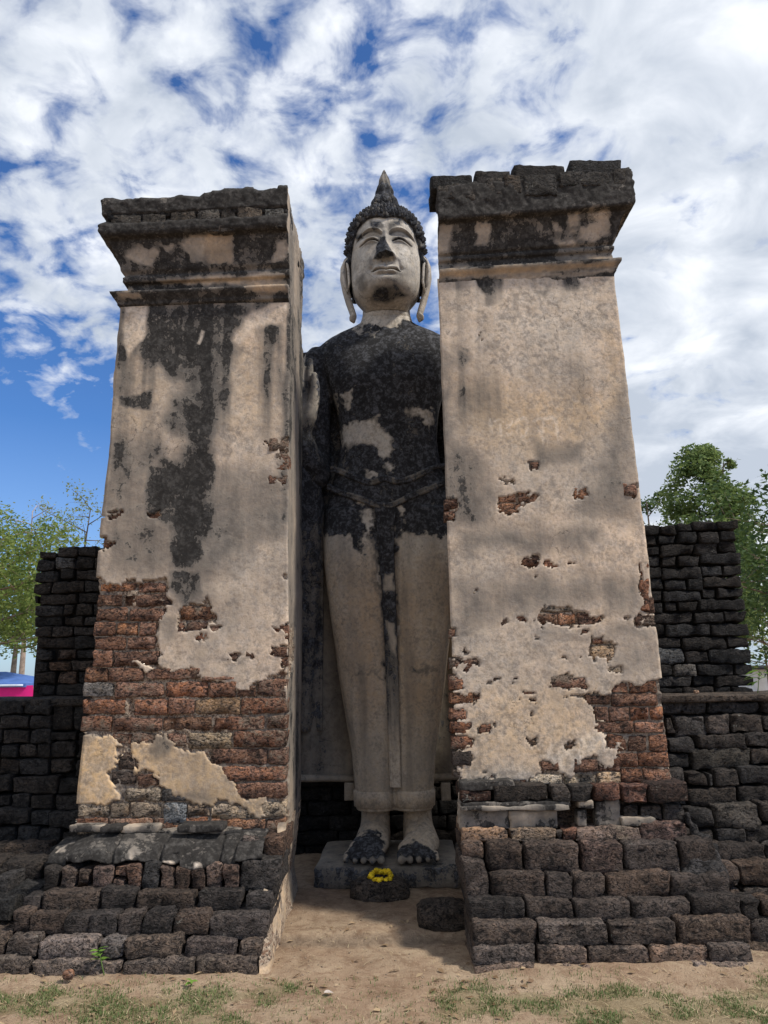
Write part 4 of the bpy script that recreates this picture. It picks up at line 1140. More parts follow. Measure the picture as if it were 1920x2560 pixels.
RW = thing('laterite_wall', 'black laterite wall with a broad stepped stub, right of the right pillar', 'wall', (2.5, 6.0, 0), 'ruined laterite walls beside the pillars')
V4 = (1580, 1280, 4.253)
traced(RW, *V4, 5.90, 0.5, [
    (60, 300, 140, 245), (300, 475, 130, 245), (478, 645, 112, 206), (642, 902, 92, 202), (902, 1140, 80, 184), (60, 272, 245, 356), (278, 474, 240, 346), (478, 712, 204, 336), (714, 932, 200, 332), (932, 1116, 186, 304),
    (70, 298, 368, 462), (300, 666, 344, 466), (668, 922, 326, 456), (926, 1120, 304, 432), (80, 312, 464, 582), (314, 478, 468, 582), (488, 722, 464, 582), (724, 1162, 430, 556), (90, 316, 588, 702), (318, 744, 584, 714), (744, 972, 564, 682), (976, 1172, 554, 672),
    (100, 334, 702, 826), (338, 592, 714, 834), (598, 752, 702, 832), (752, 1184, 680, 802), (120, 326, 832, 952), (328, 738, 838, 948), (746, 906, 806, 922), (908, 1198, 800, 918), (140, 342, 950, 1082), (344, 488, 948, 1062), (488, 708, 948, 1058), (708, 1214, 924, 1048),
    (150, 666, 1066, 1192), (668, 982, 1056, 1184), (982, 1234, 1048, 1172), (170, 362, 1190, 1322), (364, 842, 1188, 1320), (846, 1254, 1180, 1314), (190, 528, 1332, 1444), (536, 1012, 1328, 1472), (1012, 1258, 1314, 1446),
    (200, 562, 1448, 1622, (0.085, 0.083, 0.08)), (562, 812, 1474, 1608), (816, 1286, 1454, 1612), (220, 440, 1630, 1744), (438, 692, 1608, 1752, (0.075, 0.073, 0.07)), (696, 1098, 1612, 1742), (1092, 1302, 1600, 1732), (230, 652, 1738, 1872, C_DARK), (652, 888, 1734, 1852), (886, 1314, 1736, 1864), (230, 545, 1870, 1935), (546, 882, 1850, 1936), (880, 1064, 1850, 1936), (1062, 1294, 1862, 1936)],
    (0.019, 0.0175, 0.017), r=0.024, rough=0.014)
V8 = (1640, 1700, 2.911)
def right_row(y, rects, col=C_DARK):
    traced(RW, *V8, y, 0.5, rects, col, r=0.024, rough=0.015)
right_row(5.58, [(-100, 38, 150, 250), (40, 378, 150, 250), (380, 768, 146, 250), (772, 1060, 140, 245), (1062, 1300, 140, 245)])
right_row(5.55, [(-60, 66, 255, 400), (68, 138, 262, 395), (140, 370, 256, 412), (370, 544, 256, 396, C_BROWN), (546, 772, 248, 388), (776, 1000, 248, 380), (1004, 1300, 245, 380)])
right_row(5.50, [(-20, 90, 412, 530), (90, 296, 418, 532), (312, 658, 396, 506), (664, 900, 384, 492), (904, 1300, 384, 492), (60, 246, 534, 642), (252, 696, 496, 652, (0.05, 0.047, 0.042)), (694, 940, 496, 622), (944, 1300, 496, 622)])
right_row(5.42, [(100, 222, 645, 778), (226, 382, 664, 778), (384, 430, 676, 780), (428, 616, 648, 778), (614, 900, 628, 764), (904, 1300, 628, 764), (120, 228, 782, 920), (230, 598, 782, 930), (602, 960, 768, 892), (964, 1300, 768, 892)])
right_row(5.32, [(150, 228, 930, 1080), (232, 426, 940, 1086), (426, 768, 906, 1090, (0.06, 0.055, 0.05)), (770, 1000, 896, 1046), (1004, 1300, 896, 1046), (250, 436, 1088, 1196), (436, 648, 1082, 1198), (650, 920, 1060, 1194), (924, 1300, 1050, 1194)])
right_row(5.20, [(380, 600, 1200, 1336), (440, 816, 1198, 1336, C_BROWN), (816, 1200, 1196, 1330)])
right_row(5.06, [(500, 614, 1345, 1514, C_BROWN), (612, 960, 1336, 1516, C_BROWN), (964, 1300, 1336, 1510), (540, 634, 1516, 1612, C_BROWN), (636, 930, 1518, 1614), (934, 1300, 1515, 1614)])
right_row(4.90, [(630, 772, 1600, 1790), (770, 1000, 1616, 1724, C_BROWN), (1004, 1300, 1616, 1724), (690, 960, 1728, 1956), (964, 1300, 1730, 1956)], (0.06, 0.047, 0.04))
right_row(4.78, [(705, 1000, 1950, 2056), (1004, 1300, 1950, 2056)], (0.10, 0.075, 0.06))
rough_box('ledge', RW, 1.72, 4.4, 5.54, 6.3, 1.34, 1.395, (0.075, 0.058, 0.046), cell=0.04, rough=0.012, r=0.02)
rough_box('core', RW, 1.75, 4.4, 5.68, 6.35, -0.1, 1.36, (0.015, 0.013, 0.012), cell=0.2)
rough_box('core', RW, 1.75, 2.62, 5.97, 6.35, 1.3, 2.62, (0.012, 0.011, 0.011), cell=0.2)
rough_box('core', RW, 2.0, 4.4, 5.46, 5.72, -0.1, 0.5, (0.015, 0.013, 0.012), cell=0.2)
rough_box('core', RW, 2.0, 4.4, 5.16, 5.45, -0.1, 0.2, (0.015, 0.013, 0.012), cell=0.2)
for k in range(13):
    z = 0.03 + k * 0.105
    x = 3.35
    yk = 5.58 - 1.1 * max(0, (0.62 - z))
    while x < 4.3:
        w = random.uniform(0.22, 0.42)
        stone('stone', RW, x, x + w, z, z + 0.103, yk, 0.5, tone(C_DARK), r=0.022, rough=0.013)
        x += w + 0.004

# rear wall of the shrine behind the statue
BW = thing('rear_wall', 'dark laterite rear wall rising behind the statue to its shoulders', 'wall', (0, 7.3, 0))
for k in range(39):
    z = k * 0.12
    x = -1.25 + random.uniform(-0.1, 0.05)
    while x < 1.3:
        w = random.uniform(0.28, 0.45)
        if not (0.9 < z < 4.3 and abs(x + w / 2) < 0.55):
            stone('stone', BW, x, min(x + w, 1.45), z, z + 0.118, 7.08, 0.4, tone(C_BLACK), r=0.02, rough=0.012)
        x += w + 0.004
rough_box('core', BW, -1.35, 1.45, 7.16, 7.5, -0.1, 4.62, (0.014, 0.012, 0.012), cell=0.2)
#@@STATUE
# ------------------------------------------------------------------ pedestal and statue
PD = thing('stone_pedestal', 'low grey plastered plinth under the feet of the tall statue', 'pedestal', (0, 6.5, 0))
pv, pf = block_geo(1.10, 0.95, 0.15, 0.02, 0.012, 0.03, 0.0)
pv = pv * np.array([1, 1, 1]) + np.array([-0.01, 6.5, 0.110])
pv[:, 0] += np.where(pv[:, 0] < -0.3, 0.10 * (pv[:, 1] - 6.02) * 0.4, 0)
pv[:, 1] -= 0.05 * smooth(-0.2, 0.5, pv[:, 0]) * (pv[:, 1] < 6.3) * 0.6
pme = mesh('slab', pv, pf)
set_mask(pme, 0.44 + 0.14 * (pv[:, 1] < 6.06) + fbm(pv * 4, 4, 4) * 0.22, 0.2, 0.05, 0)
link_mesh('slab', pme, PD, (0, 0, 0), M_STATUE)

X0 = 0.05
ST = thing('standing_statue', 'towering weathered stucco standing figure with blackened chest and raised hand, between the pillars', 'statue', (X0, 6.55, 0.18))

def ring(c, a, b, n=28, e=2.0, front=None):
    t = np.linspace(0, 2 * np.pi, n, endpoint=False)
    ct, st = np.cos(t), np.sin(t)
    p = np.sign(ct) * np.abs(ct) ** (2 / e)
    q = np.sign(st) * np.abs(st) ** (2 / e)
    return np.asarray(c)[None] + p[:, None] * np.asarray(a)[None] + q[:, None] * np.asarray(b)[None]
class Solid:
    def __init__(self):
        self.V, self.F = [], []
    def loft(self, rings):
        n = len(rings[0])
        base = len(self.V)
        for r in rings:
            self.V += list(r)
        self.F += [tuple(int(q) + base for q in f) for f in grid_faces(len(rings), n, True)]
        self.F.append(tuple(base + i for i in range(n))[::-1])
        e = base + (len(rings) - 1) * n
        self.F.append(tuple(e + i for i in range(n)))
    def tube(self, pts, rad, n=18, flat=1.0, side=(1, 0, 0)):
        pts = [Vector(p) for p in pts]
        rings = []
        for i, p in enumerate(pts):
            t = (pts[min(i + 1, len(pts) - 1)] - pts[max(i - 1, 0)]).normalized()
            s = Vector(side)
            s = (s - t * s.dot(t))
            s = s.normalized() if s.length > 1e-4 else t.orthogonal().normalized()
            u = t.cross(s)
            r = rad[i] if isinstance(rad[i], tuple) else (rad[i], rad[i] * flat)
            rings.append(ring(p, s * r[0], u * r[1], n))
        # rounded ends
        def capped(idx, d):
            p = pts[idx]; t = (pts[idx] - pts[idx + d]).normalized()
            r0 = rings[idx]
            return p + t * 0.0, t, r0
        p, t, r0 = capped(0, 1)
        rr = np.linalg.norm(r0 - np.array(p), axis=1).mean()
        pre = [np.array(p)[None] + (r0 - np.array(p)[None]) * s + np.array(t)[None] * rr * h for s, h in ((0.35, 0.62), (0.75, 0.45))]
        p, t, r0 = capped(-1, -1)
        rr = np.linalg.norm(r0 - np.array(p), axis=1).mean()
        post = [np.array(p)[None] + (r0 - np.array(p)[None]) * s + np.array(t)[None] * rr * h for s, h in ((0.75, 0.45), (0.35, 0.62))]
        self.loft(pre + rings + post)
    def ball(self, c, r):
        self.tube([Vector(c) - Vector((0, 0, r[2] * 0.5)), Vector(c), Vector(c) + Vector((0, 0, r[2] * 0.5))], [(r[0] * 0.86, r[1] * 0.86), (r[0], r[1]), (r[0] * 0.86, r[1] * 0.86)])

def interp_rows(rows, zs):
    rows = np.array(rows, float)
    return [np.interp(zs, rows[:, 0], rows[:, i]) for i in range(1, rows.shape[1])]

B = Solid()
# torso: z, half width, front depth, back depth, exponent
tor = [(2.55, .50, .27, .22, 2.3), (2.75, .575, .295, .24, 2.4), (3.0, .560, .29, .25, 2.4), (3.2, .505, .27, .25, 2.4), (3.4, .455, .25, .25, 2.4), (3.6, .432, .245, .25, 2.4), (3.85, .455, .275, .25, 2.5), (4.1, .53, .305, .25, 2.6), (4.3, .60, .285, .24, 2.6), (4.42, .635, .25, .23, 2.6), (4.50, .62, .22, .21, 2.5), (4.57, .545, .19, .19, 2.3), (4.63, .44, .165, .17, 2.2), (4.68, .32, .155, .16, 2.0), (4.72, .245, .15, .155, 2.0), (4.80, .222, .15, .155, 2.0), (4.95, .212, .16, .16, 2.0)]
zs = np.concatenate([np.arange(2.55, 4.4, 0.06), np.arange(4.4, 4.96, 0.025)])
hw, fr, bk, ex = interp_rows(tor, zs)
rings = []
for z, w, f, b, e in zip(zs, hw, fr, bk, ex):
    cy = 6.62 - 0.02 * smooth(4.5, 4.8, np.array([z]))[0]
    r = ring((X0, cy, z), (w, 0, 0), (0, 1, 0), 64, e)
    r[:, 1] = cy + (r[:, 1] - cy) * np.where(r[:, 1] > cy, b, f)
    rings.append(r)
B.loft(rings)
# sarong: two legs and the cloth between them
leg = [(.50, .312, .190), (.62, .318, .195), (.93, .345, .205), (1.14, .383, .215), (1.54, .447, .240), (2.17, .535, .290), (2.55, .580, .305), (2.75, .588, .300), (2.95, .565, .27)]
zs = np.arange(0.50, 2.96, 0.07)
hw, dp = interp_rows(leg, zs)
for sgn in (-1, 1):
    rings = []
    for z, w, d in zip(zs, hw, dp):
        k = 0.525
        rings.append(ring((X0 + sgn * w * (1 - k), 6.60 - 0.02 * (2.9 - z) / 2.4, z), (w * k, 0, 0), (0, d, 0), 36, 2.25))
    B.loft(rings)
rings = [ring((X0, 6.62, z), (w * 0.5, 0, 0), (0, d * 0.80, 0), 28, 2.8) for z, w, d in zip(zs, hw, dp)]
B.loft(rings)
# ankles and feet
for sgn in (-1, 1):
    ax = X0 + 0.014 + sgn * 0.170
    B.tube([(ax, 6.62, 0.80), (ax, 6.61, 0.55), (ax, 6.60, 0.42), (ax + sgn * 0.005, 6.58, 0.33), (ax + sgn * 0.01, 6.58, 0.25)], [(.115, .13), (.112, .125), (.116, .13), (.125, .15), (.13, .17)], 24)
    tx = X0 + (0.165 if sgn > 0 else -0.235)
    # instep to toes
    B.tube([(ax, 6.66, 0.285), (ax + sgn * .012, 6.50, 0.315), (ax + sgn * .025, 6.36, 0.285), (tx - sgn * .01, 6.24, 0.255), (tx, 6.17, 0.232)], [(.115, .11), (.128, .13), (.138, .10), (.144, .075), (.142, .050)], 24)
    B.ball((ax, 6.74, 0.25), (.10, .10, .09))
    for i in range(5):
        q = (i - 2) * 0.0655
        big = (i == 0 and sgn > 0) or (i == 4 and sgn < 0)
        r_ = 0.030 if big else 0.0235
        cx = tx + q
        curve = 0.018 * abs(i - (1 if sgn > 0 else 3)) ** 1.5 * 0.5
        B.tube([(cx, 6.17 + curve * .4, 0.245), (cx + sgn * .003, 6.08 + curve, 0.240), (cx + sgn * .005, 6.025 + curve, 0.222)], [r_ * .95, r_, r_ * 0.95], 14)
# arms
B.tube([(X0 - .60, 6.64, 4.40), (X0 - .655, 6.65, 4.2), (X0 - .675, 6.66, 3.85), (X0 - .66, 6.65, 3.5), (X0 - .64, 6.62, 3.28)], [.165, .165, .15, .135, .13], 22)
B.tube([(X0 - .64, 6.60, 3.26), (X0 - .68, 6.50, 3.38), (X0 - .74, 6.42, 3.52), (X0 - .775, 6.40, 3.62)], [.13, .12, .105, .098], 22)
B.tube([(X0 + .60, 6.64, 4.40), (X0 + .665, 6.65, 4.2), (X0 + .70, 6.66, 3.85), (X0 + .70, 6.64, 3.4), (X0 + .68, 6.60, 2.9), (X0 + .67, 6.58, 2.6)], [.165, .16, .145, .125, .10, .085], 22)
B.tube([(X0 + .67, 6.57, 2.58), (X0 + .665, 6.54, 2.42), (X0 + .66, 6.53, 2.28)], [(.07, .10), (.06, .12), (.045, .10)], 18)
for i in range(4):
    B.tube([(X0 + .655, 6.45 + i * .05, 2.36), (X0 + .65, 6.45 + i * .05, 2.2), (X0 + .645, 6.46 + i * .048, 2.06 + abs(i - 1.4) * .02)], [.028, .026, .02], 12)
# raised right hand, palm to the front
B.tube([(X0 - .775, 6.40, 3.58), (X0 - .785, 6.385, 3.70), (X0 - .79, 6.38, 3.84), (X0 - .79, 6.385, 3.97)], [(.10, .075), (.125, .065), (.135, .058), (.13, .045)], 24)
for i, (dx, ln, r_) in enumerate([(.100, .345, .033), (.022, .385, .035), (-.052, .36, .034), (-.120, .29, .029)]):
    bx = X0 - .79 + dx
    B.tube([(bx, 6.385, 3.93), (bx + dx * .05, 6.375, 3.95 + ln * .42), (bx + dx * .08, 6.372, 3.95 + ln * .75), (bx + dx * .08, 6.385, 3.95 + ln)], [r_, r_, r_ * .93, r_ * .7], 14)
B.tube([(X0 - .735, 6.375, 3.62), (X0 - .680, 6.335, 3.74), (X0 - .640, 6.315, 3.89), (X0 - .628, 6.31, 4.02), (X0 - .640, 6.31, 4.13)], [.062, .062, .050, .042, .028], 16)

def remeshed(name, solid, vox, iters, factor=0.5):
    me = bpy.data.meshes.new(name + '_raw')
    me.from_pydata([tuple(map(float, v)) for v in solid.V], [], solid.F)
    o = bpy.data.objects.new(name + '_raw', me)
    COL.objects.link(o)
    md = o.modifiers.new('r', 'REMESH')
    md.mode = 'VOXEL'
    md.voxel_size = vox
    md.use_smooth_shade = True
    if iters:
        sm = o.modifiers.new('s', 'SMOOTH')
        sm.factor = factor
        sm.iterations = iters
    dg = bpy.context.evaluated_depsgraph_get()
    res = bpy.data.meshes.new_from_object(o.evaluated_get(dg))
    bpy.data.objects.remove(o)
    bpy.data.meshes.remove(me)
    res.name = name
    return res
def coords(me):
    a = np.empty(len(me.vertices) * 3, np.float32)
    me.vertices.foreach_get('co', a)
    return a.reshape(-1, 3).astype(float)
def set_coords(me, V):
    me.vertices.foreach_set('co', V.astype(np.float32).ravel())
    me.update()

LU = Solid()
for u_, v_, y_, rx, ry, rz in [(1350, 530, 4.90, .13, .07, .055), (1420, 500, 4.90, .10, .08, .07), (1340, 460, 4.94, .09, .06, .07), (1400, 440, 4.97, .085, .06, .09), (1450, 500, 4.95, .05, .06, .09), (1390, 370, 5.02, .045, .05, .09), (1340, 310, 5.06, .03, .04, .07), (1310, 250, 5.10, .02, .03, .06)]:
    LU.ball(wp(960 + u_ / 1.728, 1900 + v_ / 1.728, y_), (rx, ry, rz))
lme = remeshed('mortar_lump', LU, 0.012, 10)
LVv = coords(lme)
LVv[:, 1] += fbm(LVv * 12, 4, 3) * 0.02
LVv += (fbm(LVv * 30, 3, 4) * 0.008)[:, None]
set_coords(lme, LVv)
lo = link_mesh('mortar_lump', lme, RP, (0, 0, 0), M_LAT)
lo.color = (0.060, 0.056, 0.056, 1)
bme = remeshed('body', B, 0.0115, 3)
BV = coords(bme)
BVH = BVHTree.FromPolygons([tuple(v) for v in BV], [tuple(p.vertices) for p in bme.polygons])
# carved details: chest muscle line, navel area, neck rings, toe nails
vx, vy, vz = BV[:, 0] - X0, BV[:, 1], BV[:, 2]
frontish = smooth(6.62, 6.5, vy)
d = 0.010 * np.exp(-(vx / 0.05) ** 2) * smooth(3.5, 3.8, vz) * smooth(4.5, 4.2, vz)
d = d + 0.012 * np.exp(-((vz - 4.745 - 0.02 * (vx / .2) ** 2) / 0.006) ** 2) + 0.012 * np.exp(-((vz - 4.80 - 0.02 * (vx / .2) ** 2) / 0.006) ** 2)
d = d - 0.02 * np.exp(-((np.abs(vx) - .22) / .16) ** 2 - ((vz - 4.12) / .14) ** 2)
d = d * frontish * (np.abs(vx) < 0.5)
BV[:, 1] += d
BV += (fbm(BV * 5, 3, 91) * 0.004)[:, None] * np.array([0.6, 1, 0.3])
set_coords(bme, BV)
uvS = proj(BV)
wS = np.stack([fbm(BV * 9, 4, 101), fbm(BV * 9 + 20, 4, 102)], 1) * 20 + np.stack([fbm(BV * 34, 3, 103), fbm(BV * 34 + 5, 3, 104)], 1) * 12
t7 = lambda p: crop(720, 400, 2.4575, p)
t2 = lambda p: crop(740, 1160, 3.95, p)
f8 = lambda p: crop(680, 1800, 2.911, p)
soot_body = [([t7([(60, 1100), (180, 1135), (330, 1045), (445, 1005), (600, 1030), (770, 985), (1100, 980), (1100, 2300), (40, 2300)])], 8, 0.95),
             ([t2([(200, 0), (1600, 0), (1600, 400), (1330, 420), (1200, 430), (1100, 480), (1020, 470), (975, 560), (965, 1050), (985, 1400), (990, 1900), (1000, 2100), (880, 2100), (870, 1600), (850, 1300), (800, 1180), (770, 900), (750, 600), (740, 480), (600, 500), (500, 560), (300, 590), (150, 620)])], 18, 0.9),
             ([f8(p) for p in [[(480, 1080), (520, 1000), (600, 860), (700, 815), (790, 830), (830, 890), (850, 1090)], [(860, 1090), (880, 1000), (930, 910), (1060, 865), (1150, 915), (1210, 960), (1215, 1090)]]], 5, 1.0),
             ([t2([(555, 690), (590, 640), (640, 650), (680, 700), (690, 830), (660, 930), (620, 900), (575, 860)])], 4, 0.75), ([t2([(600, 1060), (650, 1070), (640, 1160), (610, 1170)])], 10, 0.4),
             ([t7([(440, 740), (760, 760), (760, 840), (600, 890), (470, 860)])], 18, 0.42),
             ([t2([(1080, 1990), (1200, 1970), (1420, 1990), (1400, 2040), (1150, 2030)]), t2([(520, 2070), (860, 2090), (860, 2130), (520, 2110)])], 7, 0.5)]
sB = np.full(len(BV), 0.16) + fbm(BV * 2.5, 4, 105) * 0.14 + 0.30 * np.maximum(0, fbm(BV * np.array([11, 11, 0.9]), 4, 108)) * smooth(3.0, 2.4, BV[:, 2])
for polys, sp, val in soot_body:
    sB = np.maximum(sB, cover(polys, uvS + wS, sp) * val * (1 + 0.38 * np.minimum(0.2, fbm(BV * np.array([5, 5, 1.6]), 4, 109))))
light_body = [([t7(p) for p in [[(340, 1420), (400, 1405), (400, 1500), (355, 1530)], [(325, 1630), (420, 1600), (500, 1580), (540, 1560), (590, 1650), (655, 1700), (640, 1790), (580, 1830), (520, 1760), (420, 1730), (330, 1760)], [(580, 1850), (680, 1860), (655, 1930), (600, 1900)], [(475, 1900), (540, 1890), (545, 1960), (480, 1955)], [(410, 1020), (490, 1025), (480, 1060), (420, 1050)], [(490, 1060), (580, 1050), (560, 1090)], [(740, 1540), (870, 1530), (890, 1580), (880, 1640), (800, 1590)], [(280, 1430), (300, 1440), (320, 1560), (300, 1570)], [(670, 1770), (700, 1780), (680, 1810)]]], 10, 0.8),
              ([t2(p) for p in [[(560, 360), (660, 380), (670, 415), (570, 400)], [(640, 500), (690, 460), (730, 470), (755, 800), (720, 830), (690, 700)], [(1020, 400), (1090, 420), (1040, 560), (1015, 500)], [(800, 940), (830, 940), (835, 1180), (810, 1170)], [(850, 1090), (960, 1080), (960, 1240), (860, 1240)], [(890, 1540), (970, 1560), (990, 1800), (900, 1700)]]], 6, 0.6),
              ([t7([(120, 1330), (165, 1310), (175, 1500), (130, 1650), (110, 1600)]), t7([(95, 1180), (125, 1190), (130, 1330), (110, 1330)])], 6, 0.4)]
plB = np.zeros(len(BV))
for polys, sp, val in light_body:
    c = cover(polys, uvS + wS, sp)
    sB = sB * (1 - 0.84 * c)
    plB = np.maximum(plB, c * val)
toem = smooth(6.075, 6.045, BV[:, 1]) * smooth(0.30, 0.27, BV[:, 2])  # toe tips paler: nails, with highlights put into the colour
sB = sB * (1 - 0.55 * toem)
handm = smooth(X0 - .60, X0 - .63, BV[:, 0]) * smooth(6.50, 6.46, BV[:, 1]) * smooth(3.55, 3.70, BV[:, 2])
sB = sB * (1 - handm) + handm * (0.40 + fbm(BV * 6, 3, 107) * 0.3)
plB = np.maximum(plB, 0.35 * smooth(2.35, 2.75, BV[:, 2]) + 0.5 * smooth(4.6, 4.7, BV[:, 2]))
wB = 0.85 * smooth(0.9, 1.4, BV[:, 2]) * smooth(2.75, 2.2, BV[:, 2]) * (0.55 + 0.5 * fbm(BV * np.array([9, 9, 1.5]), 3, 106)) + 0.25 * smooth(1.2, .6, BV[:, 2])
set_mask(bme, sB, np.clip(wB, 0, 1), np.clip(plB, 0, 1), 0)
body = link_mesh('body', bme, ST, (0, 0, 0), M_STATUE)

# head: rows (z, half width, front, back), modelled features added on the front
HX, HY = X0, 6.56
hrows = np.array([(4.80, .195, .10, .17), (4.835, .208, .195, .18), (4.865, .226, .270, .19), (4.895, .252, .318, .21), (4.93, .279, .348, .24), (4.97, .298, .361, .27), (5.04, .313, .366, .30), (5.12, .320, .364, .33), (5.25, .324, .358, .35), (5.40, .322, .352, .36), (5.52, .310, .338, .36), (5.60, .285, .310, .34), (5.67, .240, .265, .30), (5.73, .175, .20, .23), (5.77, .11, .12, .15), (5.79, .02, .02, .03)])
nz, na = 240, 300
zz = np.linspace(4.80, 5.79, nz)
t = np.linspace(-1, 1, na, endpoint=False)
ang = np.sign(t) * (np.abs(t) ** 1.35) * math.pi            # 0 = front, dense there
def smoothrows(col):
    v = np.interp(zz, hrows[:, 0], hrows[:, col])
    ker = np.hanning(15); ker /= ker.sum()
    vp = np.concatenate([np.full(7, v[0]), v, np.full(7, v[-1])])
    o = np.convolve(vp, ker, 'valid')
    return o
wv, fv, bv = smoothrows(1), smoothrows(2), smoothrows(3)
A, Zg = np.meshgrid(ang, zz)
W, Fm, Bm = (np.repeat(q[:, None], na, 1) for q in (wv, fv, bv))
e = 2.25
sa, ca = np.sin(A), np.cos(A)
hx = np.sign(sa) * np.abs(sa) ** (2 / e) * W
hy = np.where(ca > 0, -np.abs(ca) ** (2 / e) * Fm, np.abs(ca) ** (2 / 2.0) * Bm)
def g(x, z, cx, cz, rx, rz):
    return np.exp(-((x - cx) / rx) ** 2 - ((z - cz) / rz) ** 2)
fx, fz = hx, Zg
front = smooth(0.0, 0.5, ca)
D = np.zeros_like(fx)
ax_ = np.abs(fx)
# brows: double curved ridges running into the nose
bz = 5.475 - 0.9 * (ax_ - 0.135) ** 2 / 0.135 * 0.55 - 0.25 * np.maximum(0.06 - ax_, 0)
brow = np.exp(-((fz - bz) / 0.011) ** 2) * smooth(0.015, 0.05, ax_) * smooth(0.29, 0.24, ax_)
D += 0.020 * brow
D -= 0.012 * np.exp(-((fz - bz + 0.022) / 0.012) ** 2) * smooth(0.015, 0.05, ax_) * smooth(0.29, 0.24, ax_)
# sockets
D -= 0.040 * g(ax_, fz, 0.135, 5.412, 0.085, 0.034)
D -= 0.020 * g(ax_, fz, 0.055, 5.37, 0.028, 0.05)
# eyelids
D += 0.038 * g(ax_, fz, 0.138, 5.368, 0.075, 0.026)
lz = 5.343 + 0.010 * np.cos((ax_ - 0.13) / 0.10 * 2.6) - 0.10 * np.maximum(ax_ - 0.17, 0)
D -= 0.030 * np.exp(-((fz - lz) / 0.006) ** 2) * smooth(0.05, 0.075, ax_) * smooth(0.25, 0.21, ax_)
D += 0.008 * np.exp(-((fz - lz + 0.016) / 0.009) ** 2) * smooth(0.05, 0.08, ax_) * smooth(0.24, 0.19, ax_)
# nose
nzk = np.clip((5.44 - fz) / (5.44 - 5.165), 0, 1)
nh = (0.020 + 0.115 * nzk ** 1.15)
nw = 0.024 + 0.034 * nzk ** 1.5
cut = smooth(5.135, 5.165, fz) * smooth(5.47, 5.42, fz)
D += nh * np.exp(-(ax_ / nw) ** 2.0 * 0.9) * cut
D += 0.052 * g(ax_, fz, 0.068, 5.168, 0.028, 0.028)
D -= 0.018 * g(ax_, fz, 0.030, 5.138, 0.014, 0.012)
# mouth
mz = 5.052 - 0.004 * (ax_ / 0.11) ** 1.6 - 0.008 * np.exp(-(ax_ / 0.02) ** 2)
mw = smooth(0.128, 0.095, ax_)
D += 0.024 * np.exp(-((fz - mz - 0.020) / 0.016) ** 2) * mw
D += 0.027 * np.exp(-((fz - mz + 0.020) / 0.018) ** 2) * smooth(0.115, 0.06, ax_)
D -= 0.032 * np.exp(-((fz - mz) / 0.006) ** 2) * smooth(0.14, 0.115, ax_)
up = mz + 0.040 - 0.006 * np.exp(-(ax_ / 0.018) ** 2) - 0.010 * (ax_ / .11)
D += 0.006 * np.exp(-((fz - up) / 0.0055) ** 2) * mw
D -= 0.020 * g(ax_, fz, 0.135, 5.070, 0.022, 0.022)
D -= 0.010 * g(fx, fz, 0, 5.108, 0.012, 0.018)
D -= 0.012 * g(fx, fz, 0, 5.008, 0.08, 0.013)
# chin and cheeks
D += 0.024 * g(fx, fz, 0, 4.965, 0.085, 0.040)
D += 0.012 * g(ax_, fz, 0.19, 5.19, 0.08, 0.09)
D -= 0.010 * np.exp(-((ax_ - 0.095 - 0.25 * (5.18 - fz)) / 0.018) ** 2) * smooth(5.04, 5.09, fz) * smooth(5.19, 5.14, fz)
hy = hy - D * front
HV = np.stack([hx + HX, hy + HY, Zg], -1).reshape(-1, 3)
HV += (fbm(HV * 9, 3, 111) * 0.0025)[:, None] * np.array([0, 1, 0])
hme = mesh('head', HV, grid_faces(nz, na, True))
uvH = proj(HV)
wH = np.stack([fbm(HV * 14, 4, 121), fbm(HV * 14 + 20, 4, 122)], 1) * 7
h8 = lambda p: crop(840, 400, 5.027, p)
groove = (np.exp(-((fz - lz) / 0.009) ** 2) * smooth(0.05, 0.075, ax_) * smooth(0.25, 0.21, ax_) + np.exp(-((fz - mz) / 0.007) ** 2) * smooth(0.14, 0.115, ax_) + 0.7 * np.exp(-((fz - bz + 0.020) / 0.010) ** 2) * smooth(0.015, 0.05, ax_) * smooth(0.29, 0.24, ax_) + 0.6 * np.exp(-((fz - mz + 0.044) / 0.009) ** 2) * smooth(0.10, 0.05, ax_)) * front
sH = 0.20 + fbm(HV * 5, 4, 123) * 0.30 + 0.30 * groove.ravel()
for polys, sp, val in [([h8([(460, 1230), (490, 1150), (560, 960), (620, 960), (660, 1060), (700, 1150), (730, 1210), (620, 1220), (520, 1250)])], 4, 0.85),
                       ([h8([(590, 940), (610, 1090), (560, 1150), (490, 1180), (540, 1060)])], 4, 0.7),
                       ([h8([(420, 760), (560, 760), (600, 860), (480, 920), (420, 840)]), h8([(640, 780), (800, 740), (830, 810), (700, 880), (640, 900)]), h8([(240, 960), (330, 900), (350, 1000), (260, 1040)])], 7, 0.58),
                       ([h8([(500, 1560), (750, 1540), (900, 1700), (640, 1810), (420, 1780)])], 12, 0.60), ([h8([(260, 1440), (380, 1420), (420, 1620), (340, 1700), (230, 1560)])], 14, 0.52),
                       ([h8([(680, 1150), (740, 1190), (760, 1280), (700, 1250)]), h8([(400, 1180), (470, 1230), (430, 1340), (390, 1300)])], 6, 0.42), ([h8([(330, 1040), (500, 1010), (510, 1060), (340, 1090)]), h8([(680, 1010), (900, 1010), (880, 1040), (690, 1040)])], 5, 0.38)]:
    sH = np.maximum(sH, cover(polys, uvH + wH, sp) * val)
plH = 0.55 + 0.25 * fbm(HV * 4, 3, 125)
wH_ = 0.4 * smooth(0.0, 0.4, fbm(HV * 3 + 5, 3, 126)) * smooth(HX, HX + 0.2, HV[:, 0])  # warm sunlight put into the colour of the right cheek
set_mask(hme, sH, wH_, np.clip(plH, 0, 1), 0)
link_mesh('head', hme, ST, (0, 0, 0), M_STATUE)

